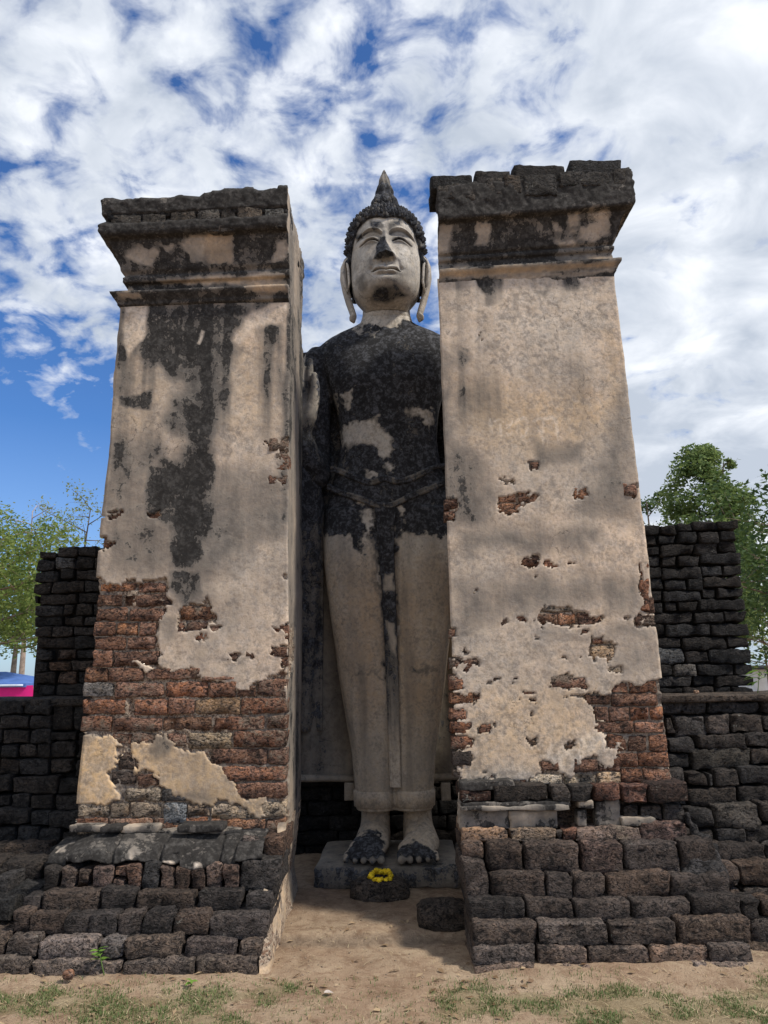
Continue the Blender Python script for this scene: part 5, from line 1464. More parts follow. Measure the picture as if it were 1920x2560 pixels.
def stained(name, V, F, parent, soot, warm=0.0, pale=0.0, mat=None):
    me = mesh(name, V, F)
    set_mask(me, soot, warm, pale, 0)
    return link_mesh(name, me, parent, (0, 0, 0), mat or M_STATUE)

# ears with long lobes
for sgn in (-1, 1):
    E_ = Solid()
    pts = [(.322, 6.53, 5.345), (.362, 6.55, 5.325), (.385, 6.56, 5.25), (.388, 6.56, 5.15), (.370, 6.56, 5.03), (.345, 6.55, 4.92), (.318, 6.535, 4.83), (.300, 6.52, 4.765), (.302, 6.50, 4.735), (.325, 6.48, 4.728)]
    rad = [(.020, .05), (.032, .075), (.038, .085), (.038, .085), (.034, .075), (.031, .065), (.029, .06), (.028, .055), (.023, .045), (.013, .03)]
    E_.tube([(HX + sgn * p[0], p[1], p[2]) for p in pts], rad, 16)
    V = np.array(E_.V)
    stained('ear', V, E_.F, ST, 0.22 + fbm(V * 8, 3, 6) * 0.2, 0.1, 0.5)
    E_ = Solid()        # raised rim of the ear
    rim = [(.350, 6.475, 5.32), (.385, 6.470, 5.27), (.398, 6.465, 5.17), (.380, 6.470, 5.06), (.352, 6.478, 4.97), (.338, 6.470, 5.08), (.345, 6.465, 5.2), (.356, 6.468, 5.27)]
    E_.tube([(HX + sgn * p[0], p[1], p[2]) for p in rim], [.012] * len(rim), 10)
    V = np.array(E_.V)
    stained('ear_rim', V, E_.F, ST, 0.15, 0.1, 0.6)

# hair cap
def hairline(a):
    a = np.abs(a)
    return np.interp(a, [0, 0.12, 0.5, 0.85, 1.05, 1.25, 1.45, 1.6, 2.2, math.pi], [5.575, 5.592, 5.60, 5.545, 5.45, 5.33, 5.20, 5.08, 4.95, 4.93])
def capsurf(a, z, off):
    w, f, b = (np.interp(z, zz, q) for q in (wv, fv, bv))
    sa, ca = np.sin(a), np.cos(a)
    x = np.sign(sa) * np.abs(sa) ** (2 / e) * (w + off)
    y = np.where(ca > 0, -np.abs(ca) ** (2 / e) * (f + off), np.abs(ca) * (b + off))
    return np.stack([x + HX, y + HY, z], -1)
nu, nh_ = 96, 30
aa = np.linspace(-math.pi, math.pi, nu, endpoint=False)
k = np.linspace(0, 1, nh_)
Zc = hairline(aa)[None, :] * (1 - k[:, None]) + 5.79 * k[:, None]
off = 0.004 + 0.030 * smooth(0, 0.08, k)[:, None] + 0 * aa[None, :]
Vc = capsurf(np.repeat(aa[None], nh_, 0), Zc, off).reshape(-1, 3)
Vc[:, 2] += (np.repeat(k[:, None], nu, 1).ravel()) * 0.03
hair = stained('hair', Vc, grid_faces(nh_, nu, True), ST, 0.78 + fbm(Vc * 8, 3, 4) * 0.25)
# snail curls, each its own piece under the hair
def curl_mesh():
    S_ = []
    n, m = 12, 9
    for i in range(m):
        t = i / (m - 1)
        r = (1 - t) ** 0.75
        tw = t * 3.0
        for j in range(n):
            a = 2 * math.pi * j / n + tw
            q = r * (1 + 0.10 * math.cos(2 * a - 6 * t))
            S_.append((q * math.cos(a), q * math.sin(a), t * 1.25))
    V = np.array(S_)
    me = mesh('hair_curl', V, grid_faces(m, n, True))
    set_mask(me, 0.85, 0, 0, 0)
    me.materials.append(M_STATUE)
    return me
CURL = curl_mesh()
CURL_B = CURL.copy()
set_b = CURL_B.attributes['mask']
set_b.data.foreach_set('color', np.tile([0.66, 0.1, 0.1, 0], (len(CURL_B.vertices), 1)).astype(np.float32).ravel())
hair_o = world_loc(hair)
def put_curl(p, nrm, r):
    o = bpy.data.objects.new('hair_curl', CURL if random.random() < 0.7 else CURL_B)
    COL.objects.link(o)
    o.parent = hair
    q = Vector(nrm).to_track_quat('Z', 'Y')
    o.matrix_basis = Matrix.LocRotScale(Vector(p) - hair_o, q, Vector((r, r, r * 1.1)))
ncurl = 0
for row in range(13):
    tz = (row + 0.35) / 13.0
    per = int(2 * math.pi * 0.34 / 0.058 * math.sqrt(max(0.05, 1 - tz ** 2.2)))
    for j in range(per):
        a = -math.pi + 2 * math.pi * (j + 0.5 * (row % 2)) / per
        if abs(a) > 2.25:
            continue
        hl = float(hairline(np.array([a]))[0])
        z = hl + 0.022 + (5.79 - hl - 0.03) * tz ** 0.9
        p = capsurf(np.array([a]), np.array([z]), 0.026)[0]
        p2 = capsurf(np.array([a + 0.02]), np.array([z]), 0.026)[0]
        p3 = capsurf(np.array([a]), np.array([z + 0.01]), 0.026)[0]
        nv_ = np.cross(p2 - p, p3 - p)
        nv_ /= max(np.linalg.norm(nv_), 1e-9)
        if nv_ @ (p - np.array([HX, HY, 5.35])) < 0:
            nv_ = -nv_
        p[2] += 0.03 * tz
        put_curl(p, nv_, 0.035)
        ncurl += 1
# topknot with curls, then the flame finial
UZ = [(5.70, .20), (5.78, .15), (5.85, .118), (5.92, .098), (6.00, .085)]
US = Solid()
US.loft([ring((HX, HY + 0.02, z), (r, 0, 0), (0, r, 0), 24) for z, r in UZ])
V = np.array(US.V)
stained('topknot', V, US.F, ST, 0.85 + 0 * V[:, 0])
for row, (z, r) in enumerate([(5.76, .160), (5.80, .137), (5.84, .120), (5.88, .108), (5.92, .098)]):
    per = int(2 * math.pi * r / 0.055)
    for j in range(per):
        a = 2 * math.pi * (j + 0.5 * (row % 2)) / per
        n_ = np.array([math.cos(a), math.sin(a), 0.5])
        if n_[1] > 0.6:
            continue
        put_curl(np.array([HX + r * math.cos(a), HY + 0.02 + r * math.sin(a), z]), n_ / np.linalg.norm(n_), 0.029)
nf_, mf = 40, 60
fl = []
for i in range(mf):
    t_ = i / (mf - 1)
    z = 5.92 + 0.395 * t_
    r = 0.086 * (1 - t_) * (1 - 0.12 * math.sin(math.pi * t_)) + 0.022 * (1 - t_ ** 6)
    r *= 1 + 0.22 * abs(math.sin(t_ * math.pi * 3.5)) * (1 - 0.5 * t_)
    for j in range(nf_):
        a = 2 * math.pi * j / nf_
        q = r * (1 + 0.16 * math.cos(8 * a + 4 * t_) * (1 - t_ * .6))
        fl.append((HX + q * math.cos(a), HY + 0.02 + q * math.sin(a) * .8, z))
fl = np.array(fl)
stained('flame_finial', fl, grid_faces(mf, nf_, True), ST, 0.46 + 0.45 * smooth(6.20, 6.04, fl[:, 2]) + fbm(fl * 14, 3, 5) * 0.3, 0.1, 0.4)

# front flap of the sarong
def on_body(u, v, out=0.012, ytry=6.45):
    x, z = at(u, v, ytry)
    o = Vector((0, 0, CAM_H))
    dr = (Vector((x, ytry, z)) - o).normalized()
    hit = BVH.ray_cast(o, dr)
    if hit[0] is None:
        return Vector((x, ytry, z))
    return hit[0] - dr * out
def flap():
    L_ = [(772, 430), (790, 600), (815, 900), (845, 1250), (862, 1600), (880, 2000), (885, 2140)]
    R_ = [(1000, 430), (975, 600), (972, 900), (985, 1250), (998, 1600), (1012, 2000), (1015, 2140)]
    pts = []
    Lp = [(740 + x / 3.95, 1160 + y / 3.95) for x, y in L_] + [(680 + 858 / 2.911, 1800 + 490 / 2.911)]
    Rp = [(740 + x / 3.95, 1160 + y / 3.95) for x, y in R_] + [(680 + 940 / 2.911, 1800 + 490 / 2.911)]
    def yz(u, v):
        p = on_body(u, v, 0.0)
        return p
    n = 90
    vl = np.linspace(Lp[0][1], Lp[-1][1], n)
    ul = np.interp(vl, [p[1] for p in Lp], [p[0] for p in Lp])
    ur = np.interp(vl, [p[1] for p in Rp], [p[0] for p in Rp])
    rows = []
    ysurf = []
    for v, a, b in zip(vl, ul, ur):
        ysurf.append(min(on_body(a, v, 0).y, on_body(b, v, 0).y, on_body((a + b) / 2, v, 0).y))
    ker = np.ones(13) / 13
    ys_ = np.convolve(np.concatenate([np.full(6, ysurf[0]), ysurf, np.full(6, ysurf[-1])]), ker, 'valid')
    m = 25
    V = []
    for v, a, b, y in zip(vl, ul, ur, ys_):
        for j in range(m):
            s_ = j / (m - 1)
            yy = y - 0.020
            # raised borders and a central fold
            prof = 0.012 * (np.exp(-((s_ - 0.06) / .04) ** 2) + np.exp(-((s_ - 0.94) / .04) ** 2)) + 0.010 * (s_ > 0.28) - 0.006 * np.exp(-((s_ - .28) / .03) ** 2)
            x, z = at(a + (b - a) * s_, v, yy)
            if j in (0, m - 1):
                yy += 0.05; prof = 0
            V.append((x, yy - prof, z))
    V = np.array(V)
    V[:, 1] += fbm(V * 12, 3, 7) * 0.003
    uv = proj(V)
    w = np.stack([fbm(V * 12, 4, 1), fbm(V * 12 + 9, 4, 2)], 1) * 8
    s = 0.62 - 0.25 * smooth(1160 + 1500 / 3.95, 1160 + 2500 / 3.95, uv[:, 1])
    s = np.where(uv[:, 1] < 1160 + 1050 / 3.95, 0.95, s) + fbm(V * np.array([30, 10, 3]), 3, 3) * 0.3
    s = s * smooth(1160 + 3000 / 3.95, 1160 + 2300 / 3.95, uv[:, 1]) + 0.16
    c = cover([t2([(850, 1080), (965, 1080), (965, 1250), (860, 1250)]), t2([(900, 1560), (985, 1560), (995, 1900), (930, 1800)])], uv + w, 7)
    s = s * (1 - 0.7 * c)
    o = stained('sarong_flap', V, grid_faces(n, m), ST, s, 0.2, 0.25)
flap()
# girdle cords: two pairs following the belt line
def cord(path, r, name='belt_cord'):
    pts = [on_body(740 + x / 3.95, 1160 + y / 3.95, 0.008) for x, y in path]
    fine = []
    for a, b in zip(pts[:-1], pts[1:]):
        for i in range(6):
            fine.append(a.lerp(b, i / 6))
    fine.append(pts[-1])
    for _ in range(4):
        fine = [fine[0]] + [(fine[i - 1] + fine[i] * 2 + fine[i + 1]) / 4 for i in range(1, len(fine) - 1)] + [fine[-1]]
    c = Solid()
    c.tube([tuple(p) for p in fine], [r] * len(fine), 10)
    V = np.array(c.V)
    stained(name, V, c.F, ST, 0.72 + fbm(V * 14, 3, 4) * 0.5)
cord([(350, 40), (440, 62), (560, 115), (680, 165), (760, 172), (830, 140), (880, 128), (930, 145), (1020, 165), (1120, 140), (1220, 95), (1330, 40), (1440, 15), (1560, 0)], 0.020)
cord([(350, 66), (440, 88), (560, 140), (680, 190), (760, 197), (830, 165), (880, 153), (930, 170), (1020, 190), (1120, 165), (1220, 120), (1330, 65), (1440, 40), (1560, 25)], 0.017)
cord([(320, 215), (420, 265), (540, 305), (650, 340), (720, 365), (790, 395), (880, 410), (960, 395), (1020, 365), (1080, 330), (1180, 290), (1300, 235), (1440, 185), (1560, 150)], 0.020)
cord([(320, 238), (420, 288), (540, 328), (650, 362), (720, 388), (790, 418), (880, 434), (960, 418), (1020, 388), (1080, 352), (1180, 312), (1300, 258), (1440, 208), (1560, 172)], 0.018)
# hem bands round the ankles
for sgn in (-1, 1):
    H_ = Solid()
    rr_ = []
    for z, gw in [(0.525, 0.004), (0.53, 0.016), (0.64, 0.014), (0.655, 0.002)]:
        w, d = np.interp(z, [r[0] for r in leg], [r[1] for r in leg]), np.interp(z, [r[0] for r in leg], [r[2] for r in leg])
        rr_.append(ring((X0 + sgn * w * 0.475, 6.585, z), (w * .525 + gw, 0, 0), (0, d + gw, 0), 40, 2.25))
    H_.loft(rr_)
    V = np.array(H_.V)
    stained('hem', V, H_.F, ST, 0.15 + fbm(V * 6, 3, 4) * 0.15, 0.35, 0.1)
hv, hf = block_geo(0.17, 0.25, 0.10, 0.008, 0.003, 0.03, 0)
hv = hv + np.array([X0, 6.57, 0.595])
stained('hem', hv, hf, ST, 0.2 + 0 * hv[:, 0], 0.3, 0.1)

# robe: the mantle hanging behind the legs from both arms
def robe():
    nx, nzr = 120, 130
    V = []
    for i in range(nzr):
        k = i / (nzr - 1)
        for j in range(nx):
            s_ = j / (nx - 1) * 2 - 1
            hwid = 0.90 - 0.02 * k
            x = X0 + s_ * hwid
            ztop = 4.30
            zbot = 0.735 - 0.05 * (1 - abs(s_)) 
            z = zbot + (ztop - zbot) * k
            y = 6.80 - 0.10 * smooth(0.55, 0.85, np.array([abs(s_)]))[0] * smooth(3.4, 2.6, np.array([z]))[0] 
            # long folds on the arm side
            y += 0.018 * math.sin(abs(s_) * 22 + 0.5 * z) * smooth(0.6, 0.75, np.array([abs(s_)]))[0]
            V.append((x, y, z))
    V = np.array(V)
    n = len(V)
    bk = V + np.array([0, 0.07, 0])
    F1 = grid_faces(nzr, nx)
    F = [tuple(f) for f in F1] + [tuple(int(q) + n for q in f[::-1]) for f in F1]
    rimi = list(range(nx)) + [i * nx + nx - 1 for i in range(1, nzr)] + [(nzr - 1) * nx + j for j in range(nx - 2, -1, -1)] + [i * nx for i in range(nzr - 2, 0, -1)]
    for a, b in zip(rimi, rimi[1:] + rimi[:1]):
        F.append((b, a, a + n, b + n))
    VV = np.concatenate([V, bk])
    s = 0.42 + fbm(VV * np.array([5, 5, 1.0]), 4, 5) * 0.2 + 0.35 * smooth(2.4, 3.4, VV[:, 2]) 
    stained('robe', VV, F, ST, s, 0.25, 0.0)
    # hem roll along the lower edge
    c = Solid()
    c.tube([(X0 + q * .88, 6.79 - 0.10 * float(smooth(.55, .85, np.array([abs(q)]))[0]), 0.735 - 0.05 * (1 - abs(q))) for q in np.linspace(-1, 1, 30)], [(.03, .05)] * 30, 12, side=(0, 0, 1))
    V = np.array(c.V)
    stained('robe_hem', V, c.F, ST, 0.3 + fbm(V * 6, 3, 4) * 0.2, 0.25, 0.1)
    for (ua, ub) in ((861, 889), (1104, 1127)):
        xa, zb = at(ua, 2001, 6.74)
        xb, _ = at(ub, 2001, 6.74)
        tv, tf_ = block_geo(xb - xa, 0.08, 0.14, 0.006, 0.002, 0.03, 0)
        tv = tv + np.array([(xa + xb) / 2, 6.76, zb + 0.07])
        stained('robe_tab', tv, tf_, ST, 0.25 + 0 * tv[:, 0], 0.3, 0.1)
    # sleeve edge: the robe falling from the raised forearm
    n, m = 50, 24
    top = [(-.80, 6.40, 3.55), (-.74, 6.42, 3.50), (-.66, 6.47, 3.36), (-.60, 6.53, 3.20), (-.575, 6.58, 3.02)]
    low = [(-.95, 6.60, 1.2), (-.86, 6.62, 1.15), (-.76, 6.66, 1.1), (-.68, 6.70, 1.1), (-.60, 6.74, 1.1)]
    tt = np.linspace(0, 1, m)
    T1 = np.stack([np.interp(tt, np.linspace(0, 1, 5), [p[q] for p in top]) for q in range(3)], 1)
    L1 = np.stack([np.interp(tt, np.linspace(0, 1, 5), [p[q] for p in low]) for q in range(3)], 1)
    kk = np.linspace(0, 1, n)[:, None, None]
    G = T1[None] * (1 - kk) + L1[None] * kk
    G[..., 1] -= 0.05 * np.sin(np.pi * np.minimum(kk[..., 0] * 2.2, 1)) 
    G[..., 1] += 0.02 * np.sin(tt[None] * 14 + kk[..., 0] * 3) * np.minimum(kk[..., 0] * 3, 1)
    G[..., 0] += X0
    V = G.reshape(-1, 3)
    bk = V + np.array([0.0, 0.045, 0.0])
    nV = len(V)
    F1 = grid_faces(n, m)
    F = [tuple(f) for f in F1] + [tuple(int(q) + nV for q in f[::-1]) for f in F1]
    rimi = list(range(m)) + [i * m + m - 1 for i in range(1, n)] + [(n - 1) * m + j for j in range(m - 2, -1, -1)] + [i * m for i in range(n - 2, 0, -1)]
    for a, b in zip(rimi, rimi[1:] + rimi[:1]):
        F.append((b, a, a + nV, b + nV))
    VV = np.concatenate([V, bk])
    s = 0.55 + 0.35 * smooth(2.6, 3.2, VV[:, 2]) + fbm(VV * np.array([6, 6, 1.5]), 3, 5) * 0.22
    stained('robe_sleeve', VV, F, ST, s, 0.2, 0.0)
robe()
#@@SMALL
# ------------------------------------------------------------------ offering stone and garland, loose slab
def boulder(name, c, rad, colr, label, cat, squash=2.6, group=None):
    U = np.linspace(0, np.pi, 20)[:, None]
    W = np.linspace(0, 2 * np.pi, 40, endpoint=False)[None, :]
    s = np.stack([np.sin(U) * np.cos(W), np.sin(U) * np.sin(W), np.cos(U) * np.ones_like(W)], -1).reshape(-1, 3)
    p = np.sign(s) * np.abs(s) ** (2 / squash)
    p = p * np.array(rad) * (1 + 0.16 * fbm(s * 1.8 + c[0] * 9, 3, 4) + 0.05 * fbm(s * 8, 3, 5))[:, None]
    o = link_mesh(name, mesh(name, p, grid_faces(20, 40, True)), None, c, M_LAT)
    o.color = (*colr, 1)
    tag(o, label, cat, group)
    return o
boulder('offering_stone', (-0.065, 5.86, 0.07), (0.205, 0.15, 0.095), (0.085, 0.068, 0.056), 'rounded dark stone before the plinth, carrying the yellow garland', 'stone')
boulder('laterite_slab', (0.335, 5.25, 0.085), (0.165, 0.15, 0.085), (0.085, 0.066, 0.054), 'loose dark laterite block lying on the earth against the right pillar footing', 'stone', 3.0)
M_YEL = plain('marigold', (0.95, 0.70, 0.03), 0.6, 0.35, 120, 0.3)
GA = thing('flower_garland', 'small ring of yellow marigolds lying on the rounded stone', 'garland', (-0.06, 5.83, 0.165))
def flower_mesh():
    rows = []
    n, m = 14, 7
    for i in range(m):
        t_ = i / (m - 1) * math.pi
        for j in range(n):
            a = 2 * math.pi * j / n
            q = math.sin(t_) * (1 + 0.38 * math.cos(7 * a + i * 2.5))
            rows.append((q * math.cos(a), q * math.sin(a), math.cos(t_) * 0.75))
    me = mesh('flower', np.array(rows), grid_faces(m, n, True), False)
    me.materials.append(M_YEL)
    return me
FLW = flower_mesh()
for i in range(30):
    a = 2 * math.pi * i / 22 + random.uniform(-.1, .1)
    ra = 0.068 if i < 22 else 0.058
    o = bpy.data.objects.new('flower', FLW)
    COL.objects.link(o)
    o.parent = GA
    dy = ra * 0.72 * math.sin(a)
    o.matrix_basis = Matrix.LocRotScale(Vector((ra * math.cos(a) * 1.08, dy, 0.008 + random.uniform(-.008, .010) + dy * 0.25 + (0.016 if i >= 22 else 0))), Euler((random.uniform(-.6, .6), random.uniform(-.6, .6), random.uniform(0, 6))), Vector([random.uniform(.014, .022)] * 3))

# ------------------------------------------------------------------ grass, straw, pebbles, weeds
def blades(name, pts, hmin, hmax, width, mat, lean=0.6, seg=2, flatten=0.0):
    n = len(pts)
    hgt = rng.uniform(hmin, hmax, n)
    a = rng.uniform(0, 2 * np.pi, n)
    d = np.stack([np.cos(a), np.sin(a), np.zeros(n)], 1)
    side = np.stack([-np.sin(a), np.cos(a), np.zeros(n)], 1)
    ln = rng.uniform(0.2, 1.0, n) * lean
    up = np.array([0, 0, 1.0])
    mid = pts + (up[None] * (1 - flatten) * 0.55 + d * ln[:, None] * 0.25) * hgt[:, None]
    tip = pts + (up[None] * (1 - flatten) * (1 - 0.25 * ln[:, None]) + d * ln[:, None]) * hgt[:, None]
    w = side * (width * rng.uniform(.6, 1.2, n))[:, None]
    V = np.stack([pts - w, pts + w, mid + w * .8, mid - w * .8, tip], 1).reshape(-1, 3)
    b = np.arange(n)[:, None] * 5
    F = np.concatenate([b + np.array([[0, 1, 2]]), b + np.array([[0, 2, 3]]), b + np.array([[3, 2, 4]])], 0)
    o = link_mesh(name, mesh(name, V, F, False), None, (0, 0, 0), mat)
    o['kind'] = 'stuff'
    return o
def scatter(n, x0, x1, y0, y1, dens):
    X = rng.uniform(x0, x1, n); Y = rng.uniform(y0, y1, n)
    Z = ground_height(X, Y)
    P = np.stack([X, Y, Z], 1)
    k = dens(P) > rng.uniform(0, 1, n)
    return P[k]
def gdens(P):
    uv = proj(P)
    c = cover(GRASS_POLY, uv + fbm(uv / 60, 3, 3)[:, None] * 25, 18)
    return (0.75 * c + 0.08) * smooth(-0.35, 0.4, fbm(P * 8, 4, 33)) * (P[:, 1] < 4.5)
gp = scatter(150000, -2.6, 2.6, 3.4, 4.6, gdens)
g = blades('grass', gp, 0.008, 0.024, 0.0019, M_GRASS, 1.0)
g['label'] = 'sparse short green grass on the bare earth'
def sdens(P):
    uv = proj(P)
    return 0.15 + 0.8 * cover(GRASS_POLY, uv, 60) * smooth(5.0, 4.4, P[:, 1])
sp_ = scatter(9000, -2.6, 2.6, 3.4, 5.2, sdens)
sp_[:, 2] += 0.006
s_ = blades('straw', sp_, 0.03, 0.11, 0.0016, M_STRAW, 1.0, flatten=0.9)
s_['label'] = 'pale dry straw scattered over the earth'
def pebble_field():
    n = 1300
    P = scatter(n, -2.4, 2.4, 3.5, 6.2, lambda p: np.full(len(p), 1.0))
    T = np.array([(1, 0, 0), (-1, 0, 0), (0, 1, 0), (0, -1, 0), (0, 0, 1), (0, 0, -1)], float)
    Ft = np.array([(0, 2, 4), (2, 1, 4), (1, 3, 4), (3, 0, 4), (2, 0, 5), (1, 2, 5), (3, 1, 5), (0, 3, 5)])
    sc = rng.uniform(0.003, 0.009, (len(P), 1, 1)) * rng.uniform(0.6, 1.3, (len(P), 6, 1))
    V = P[:, None] + T[None] * sc * np.array([1, 1, 0.6])
    F = (np.arange(len(P))[:, None, None] * 6 + Ft[None]).reshape(-1, 3)
    o = link_mesh('pebbles', mesh('pebbles', V.reshape(-1, 3), F, False), None, (0, 0, 0), plain('pebble', (0.33, 0.25, 0.18), 0.9, 0.5, 30))
    o['kind'] = 'stuff'
    o['label'] = 'small pebbles and grit on the trodden earth'
pebble_field()

def litter():
    n = 700
    P = scatter(n, -2.5, 2.5, 3.5, 5.4, lambda p: 0.25 + 0.75 * smooth(-0.1, 0.3, fbm(p * 2.2, 3, 44)))
    n = len(P)
    a = rng.uniform(0, 2 * np.pi, n); L_ = rng.uniform(0.008, 0.028, n); W_ = L_ * rng.uniform(0.25, 0.6, n)
    d = np.stack([np.cos(a), np.sin(a), rng.normal(0, .25, n)], 1) * L_[:, None]
    w = np.stack([-np.sin(a), np.cos(a), rng.normal(0, .3, n)], 1) * W_[:, None]
    c = P + np.array([0, 0, 0.008])
    V = np.stack([c - d, c - d * .1 + w + [0, 0, .004], c + d, c - d * .1 - w + [0, 0, .002]], 1).reshape(-1, 3)
    o = link_mesh('leaf_litter', mesh('leaf_litter', V, np.arange(n * 4).reshape(-1, 4), False), None, (0, 0, 0), leaf_mat('dry_leaf', (0.16, 0.095, 0.05), (0.42, 0.31, 0.19), 0.15))
    o['kind'] = 'stuff'
    o['label'] = 'bits of dry leaf and chaff on the earth'
litter()
M_WEED = leaf_mat('weed_leaf', (0.10, 0.22, 0.03), (0.22, 0.36, 0.07), 0.35)
M_STEM = plain('stem', (0.12, 0.20, 0.05), 0.8, 0.2, 30)
def leaf_shape(L_, W_, n=6):
    V, F = [], []
    for i in range(n + 1):
        t_ = i / n
        w = W_ * math.sin(math.pi * min(t_ ** 0.8, 1)) * 0.5
        z = -0.25 * L_ * t_ * t_
        V += [(-w, L_ * t_, z + w * .25), (0, L_ * t_, z), (w, L_ * t_, z + w * .25)]
    for i in range(n):
        for j in range(2):
            a = i * 3 + j
            F.append((a, a + 1, a + 4, a + 3))
    me = mesh('leaf', np.array(V), F)
    return me
def weed(name, loc, hgt, nl, ll, lw, label, cat, lean=(0, 0)):
    t_ = thing(name, label, cat, loc)
    S_ = Solid()
    pts = [Vector(loc) + Vector((lean[0] * k * hgt, lean[1] * k * hgt, hgt * k)) for k in (0, .35, .7, 1)]
    S_.tube([tuple(p) for p in pts], [.0035, .003, .0025, .0015], 6)
    link_mesh('stem', mesh('stem', np.array(S_.V), S_.F), t_, (0, 0, 0), M_STEM)
    me = leaf_shape(ll, lw)
    me.materials.append(M_WEED)
    for i in range(nl):
        k = 0.45 + 0.55 * (i + 1) / nl
        p = Vector((lean[0] * k * hgt, lean[1] * k * hgt, hgt * k))
        o = bpy.data.objects.new('leaf', me)
        COL.objects.link(o)
        o.parent = t_
        o.matrix_basis = Matrix.LocRotScale(p, Euler((random.uniform(-.2, .5), random.uniform(-.3, .3), i * 2.4 + random.uniform(-.4, .4))), Vector([random.uniform(.7, 1.1)] * 3))
    return t_
def gp3(u, v, y):
    x, z = at(u, v, y)
    return (x, y, z)
wx, wz = at(262, 2402, 4.50)
weed('weed', (wx, 4.50, 0.03), 0.13, 8, 0.055, 0.028, 'little green leafy weed growing out of the lowest course of the left pillar footing', 'plant', (-0.25, -0.1))
wx, _ = at(478, 2462, 4.36)
weed('weed', (wx, 4.36, 0.01), 0.04, 5, 0.035, 0.022, 'tiny green seedling on bare earth before the left footing', 'plant')
wx, wz = at(1893, 1728, 5.68)
weed('weed', (wx, 5.68, 1.385), 0.17, 9, 0.12, 0.03, 'pale green leafy plant sprouting on the ledge of the right wall', 'plant', (0.15, -0.1))
def leaf_litter(u, v, y, label, colr, size=0.05, rot=0.3, z=None):
    x, zz_ = at(u, v, y)
    me = leaf_shape(size, size * .62)
    me.materials.append(plain('dead_leaf', colr, 0.8, 0.2, 40))
    o = link_mesh('fallen_leaf', me, None, (x - size / 2, y, (ground_height(np.array([x]), np.array([y]))[0] + 0.018) if z is None else z), None)
    o.rotation_euler = (0.1, 0.1, -math.pi / 2 + rot)
    tag(o, label, 'leaf')
    return o
leaf_litter(822, 2491, 4.26, 'pale dry leaf lying on the path between the pillars', (0.52, 0.45, 0.40))
rb = boulder('brick_fragment', (at(175, 2405, 4.45)[0], 4.44, 0.055), (0.028, 0.02, 0.024), (0.30, 0.15, 0.09), 'small reddish brick fragment lying below the left footing', 'stone', 3)
boulder('brick_fragment', (at(1738, 1731, 5.64)[0], 5.62, 1.412), (0.018, 0.015, 0.012), (0.36, 0.22, 0.14), 'small pale brick fragment lying on the right wall ledge', 'stone', 3)

